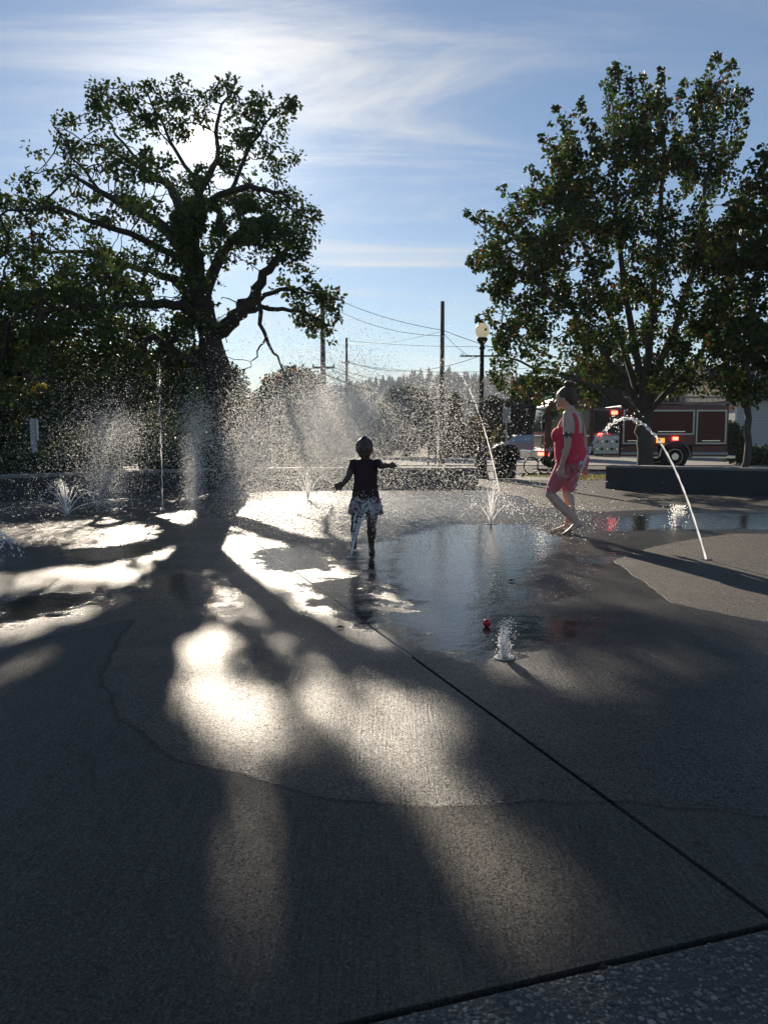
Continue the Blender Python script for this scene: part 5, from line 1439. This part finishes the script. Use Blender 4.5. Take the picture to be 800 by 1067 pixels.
def vertical(px, py, ptop, label, r_=.007, spread=.02):
    p0 = gp(px, py); T = at(px, ptop, p0.y); e = empty('water_jet', p0, label, 'water jet'); nozzle(e, p0)
    pts = [Vector((p0.x+rng.normal(0, .004), p0.y, .01+(T.z-.01)*q/60)) for q in range(61)]
    tag(beads(pts, r_, r_*1.1, .014, .55).build('stream', M['water'], e, True), kind='stuff')
    n_ = 220; h = rng.random(n_)**.6; c_ = np.stack([p0.x+rng.normal(0, 1, n_)*spread*(.3+h), p0.y+rng.normal(0, 1, n_)*spread*(.3+h), h*T.z], 1); drops(e, c_, rng.uniform(.002, .006, n_)); return e
vertical(170, 532, 378, 'tall thin vertical jet in front of the dark bushes', .0075)
vertical(284, 524, 372, 'faint vertical jet within the bright spray', .004, .05)
# jet hitting the child's shorts and legs
p0 = gp(366, 581); e = empty('water_jet', p0, 'jet of water splashing up against the legs of the child', 'water jet'); nozzle(e, p0)
mb = MB(); ctr = []
for k in range(6):
    pe = Vector(cp_)+Vector((rng.uniform(-.12, .08), -.17+rng.normal(0, .03), rng.uniform(.30, .50))); pp_ = parab(p0, pe, pe.z+.015, 22); b_ = beads(pp_, .0065, .008, .007, .2); mb.add(b_.v, b_.f)
for k in range(3):
    pe = Vector(cp_)+Vector((rng.uniform(.08, .12), -.16+rng.normal(0, .02), rng.uniform(.05, .1))); pp_ = parab(Vector(cp_)+Vector((.03, -.15, .42)), pe, .44, 16); b_ = beads(pp_, .006, .006, .008, .0); mb.add(b_.v, b_.f)
tag(mb.build('streams', M['water'], e, True), kind='stuff')
n_ = 260; c_ = np.array(cp_)+np.stack([rng.normal(.02, .10, n_), -.17+rng.normal(0, .04, n_), rng.normal(.44, .06, n_)], 1)
drops(e, c_, rng.uniform(.003, .008, n_), 'splash')

# ---- drifting spray: too many droplets to count
MIST = [(345, 452, 40, 36, 10.0, 13.5, 15000), (345, 445, 24, 28, 9.6, 13.5, 15000), (300, 480, 50, 34, 10, 13.5, 8000), (262, 490, 17, 36, 10.0, 13.0, 9000), (100, 462, 44, 38, 9.5, 12.5, 3200),
        (112, 505, 15, 22, 10.3, 11.8, 3200), (120, 450, 16, 14, 10.3, 11.8, 2200), (201, 500, 6, 30, 10.0, 12.5, 3600), (206, 448, 11, 18, 10.5, 12.5, 1500), (440, 460, 42, 40, 9.8, 13.5, 5200), (400, 430, 40, 36, 9.8, 13, 3000),
        (170, 470, 110, 40, 9.0, 13.0, 4200), (310, 420, 60, 40, 10, 13, 4500), (380, 565, 70, 20, 6.9, 8.6, 2200), (300, 545, 60, 14, 8, 10, 2500), (480, 540, 70, 18, 8, 11, 2500), (30, 540, 40, 30, 8, 11, 900), (505, 520, 30, 18, 9.5, 11.5, 900), (560, 560, 40, 14, 7.5, 9.5, 900)]
cs_ = []; rs_ = []
for (mx_, my_, sx2, sy2, d0, d1, cnt) in MIST:
    cnt = int(cnt*3.6); px = rng.normal(mx_, sx2, cnt); py = rng.normal(my_, sy2, cnt); Y = rng.uniform(d0, d1, cnt)
    u = (533.5-py)/F; dy_ = CP+u*SP; k = Y/dy_
    c = np.stack([(px-400)/F*k, Y, CAM_H+(-SP+u*CP)*k], 1)
    ok = c[:, 2] > .01
    cs_.append(c[ok]); rs_.append((.0016+.0058*rng.random(ok.sum())**3.8)*Y[ok]/11)
c = np.concatenate(cs_); r_ = np.concatenate(rs_)
tet_v = np.array([(1, 1, 1), (1, -1, -1), (-1, 1, -1), (-1, -1, 1)], float)*.8
tet_f = np.array([(0, 1, 2), (0, 3, 1), (0, 2, 3), (1, 3, 2)])
for i_, f_ in enumerate(tet_f):
    a_, b_, c_ = tet_v[f_]
    if np.dot(np.cross(b_-a_, c_-a_), (a_+b_+c_)/3) < 0: tet_f[i_] = f_[::-1]
v_, f_ = blobs(c, r_, (tet_v, tet_f))
tag(np_mesh('mist', v_, f_, M['drop'], None, False), 'drifting sunlit spray of fine water droplets', 'spray', kind='stuff')
# splash crowns where drops strike the puddles
n_ = 5200
px = np.concatenate([rng.normal(330, 70, n_//2), rng.uniform(250, 620, n_//2)]); py = np.concatenate([rng.normal(560, 26, n_//2), rng.uniform(525, 625, n_//2)])
g_ = np.array([gp(a, b_)[:] for a, b_ in zip(px, np.maximum(py, 515))]); g_[:, 2] = np.abs(rng.normal(0, .012, len(g_)))+.002
v_, f_ = blobs(g_, (.0014+.003*rng.random(len(g_))**2)*g_[:, 1]/8)
tag(np_mesh('splash', v_, f_, M['drop'], None, True), 'tiny splashes dancing on the wet pad', 'splashes', kind='stuff')

# ------------------------------------------------------------------ small things on the pad
p = gp(507, 653)
e = empty('toy_ball', p, 'small bright red ball in the puddle beside a bubbling jet', 'ball')
MB().ell((p.x, p.y, .022), (.024, .024, .022), 20, 14).build('shell', simple('red_plastic', (.55, .02, .02), .3), e, True)
MB().tube([(p.x+.0245*math.cos(i*.2618), p.y+.0245*math.sin(i*.2618), .022) for i in range(25)], .0012, 5, False).build('seam', simple('red_seam', (.35, .012, .012), .4), e)
LV = [((354, 655), 'small dark fallen leaf beside the slab joint under the child'), ((533, 606), 'tiny dark leaf floating near the splash fountain'), ((628, 1013), 'curled leaf lying at the edge of the pebbly paving')]
for i, ((px_, py_), lab) in enumerate(LV):
    p = gp(px_, py_); s_ = .035 if i < 2 else .012
    o = MB().add([(p.x-s_, p.y, .006), (p.x-.2*s_, p.y-.5*s_, .014), (p.x+s_, p.y+.1*s_, .008), (p.x, p.y+.55*s_, .016), (p.x, p.y, .005)], [(0, 1, 4), (1, 2, 4), (2, 3, 4), (3, 0, 4)]).build('fallen_leaf', simple('dead_leaf', (.06, .035, .02), .8))
    tag(o, lab, 'leaf', 'fallen leaves on the pad')

# ------------------------------------------------------------------ haze
mh = bpy.data.materials.new('haze_air'); mh.use_nodes = True; t = mh.node_tree
t.nodes.remove(t.nodes['Principled BSDF']); pv = t.nodes.new('ShaderNodeVolumePrincipled')
pv.inputs['Color'].default_value = (.80, .88, 1.0, 1); pv.inputs['Density'].default_value = .00032; pv.inputs['Anisotropy'].default_value = 0.2
t.links.new(pv.outputs[0], t.nodes['Material Output'].inputs['Volume'])
tag(MB().box(-3100, 3100, -70, 3100, -2, 98).build('haze', mh), 'thin bluish summer haze over the distance', 'haze', kind='stuff')
cy.volume_step_rate = 4.0; cy.volume_max_steps = 64
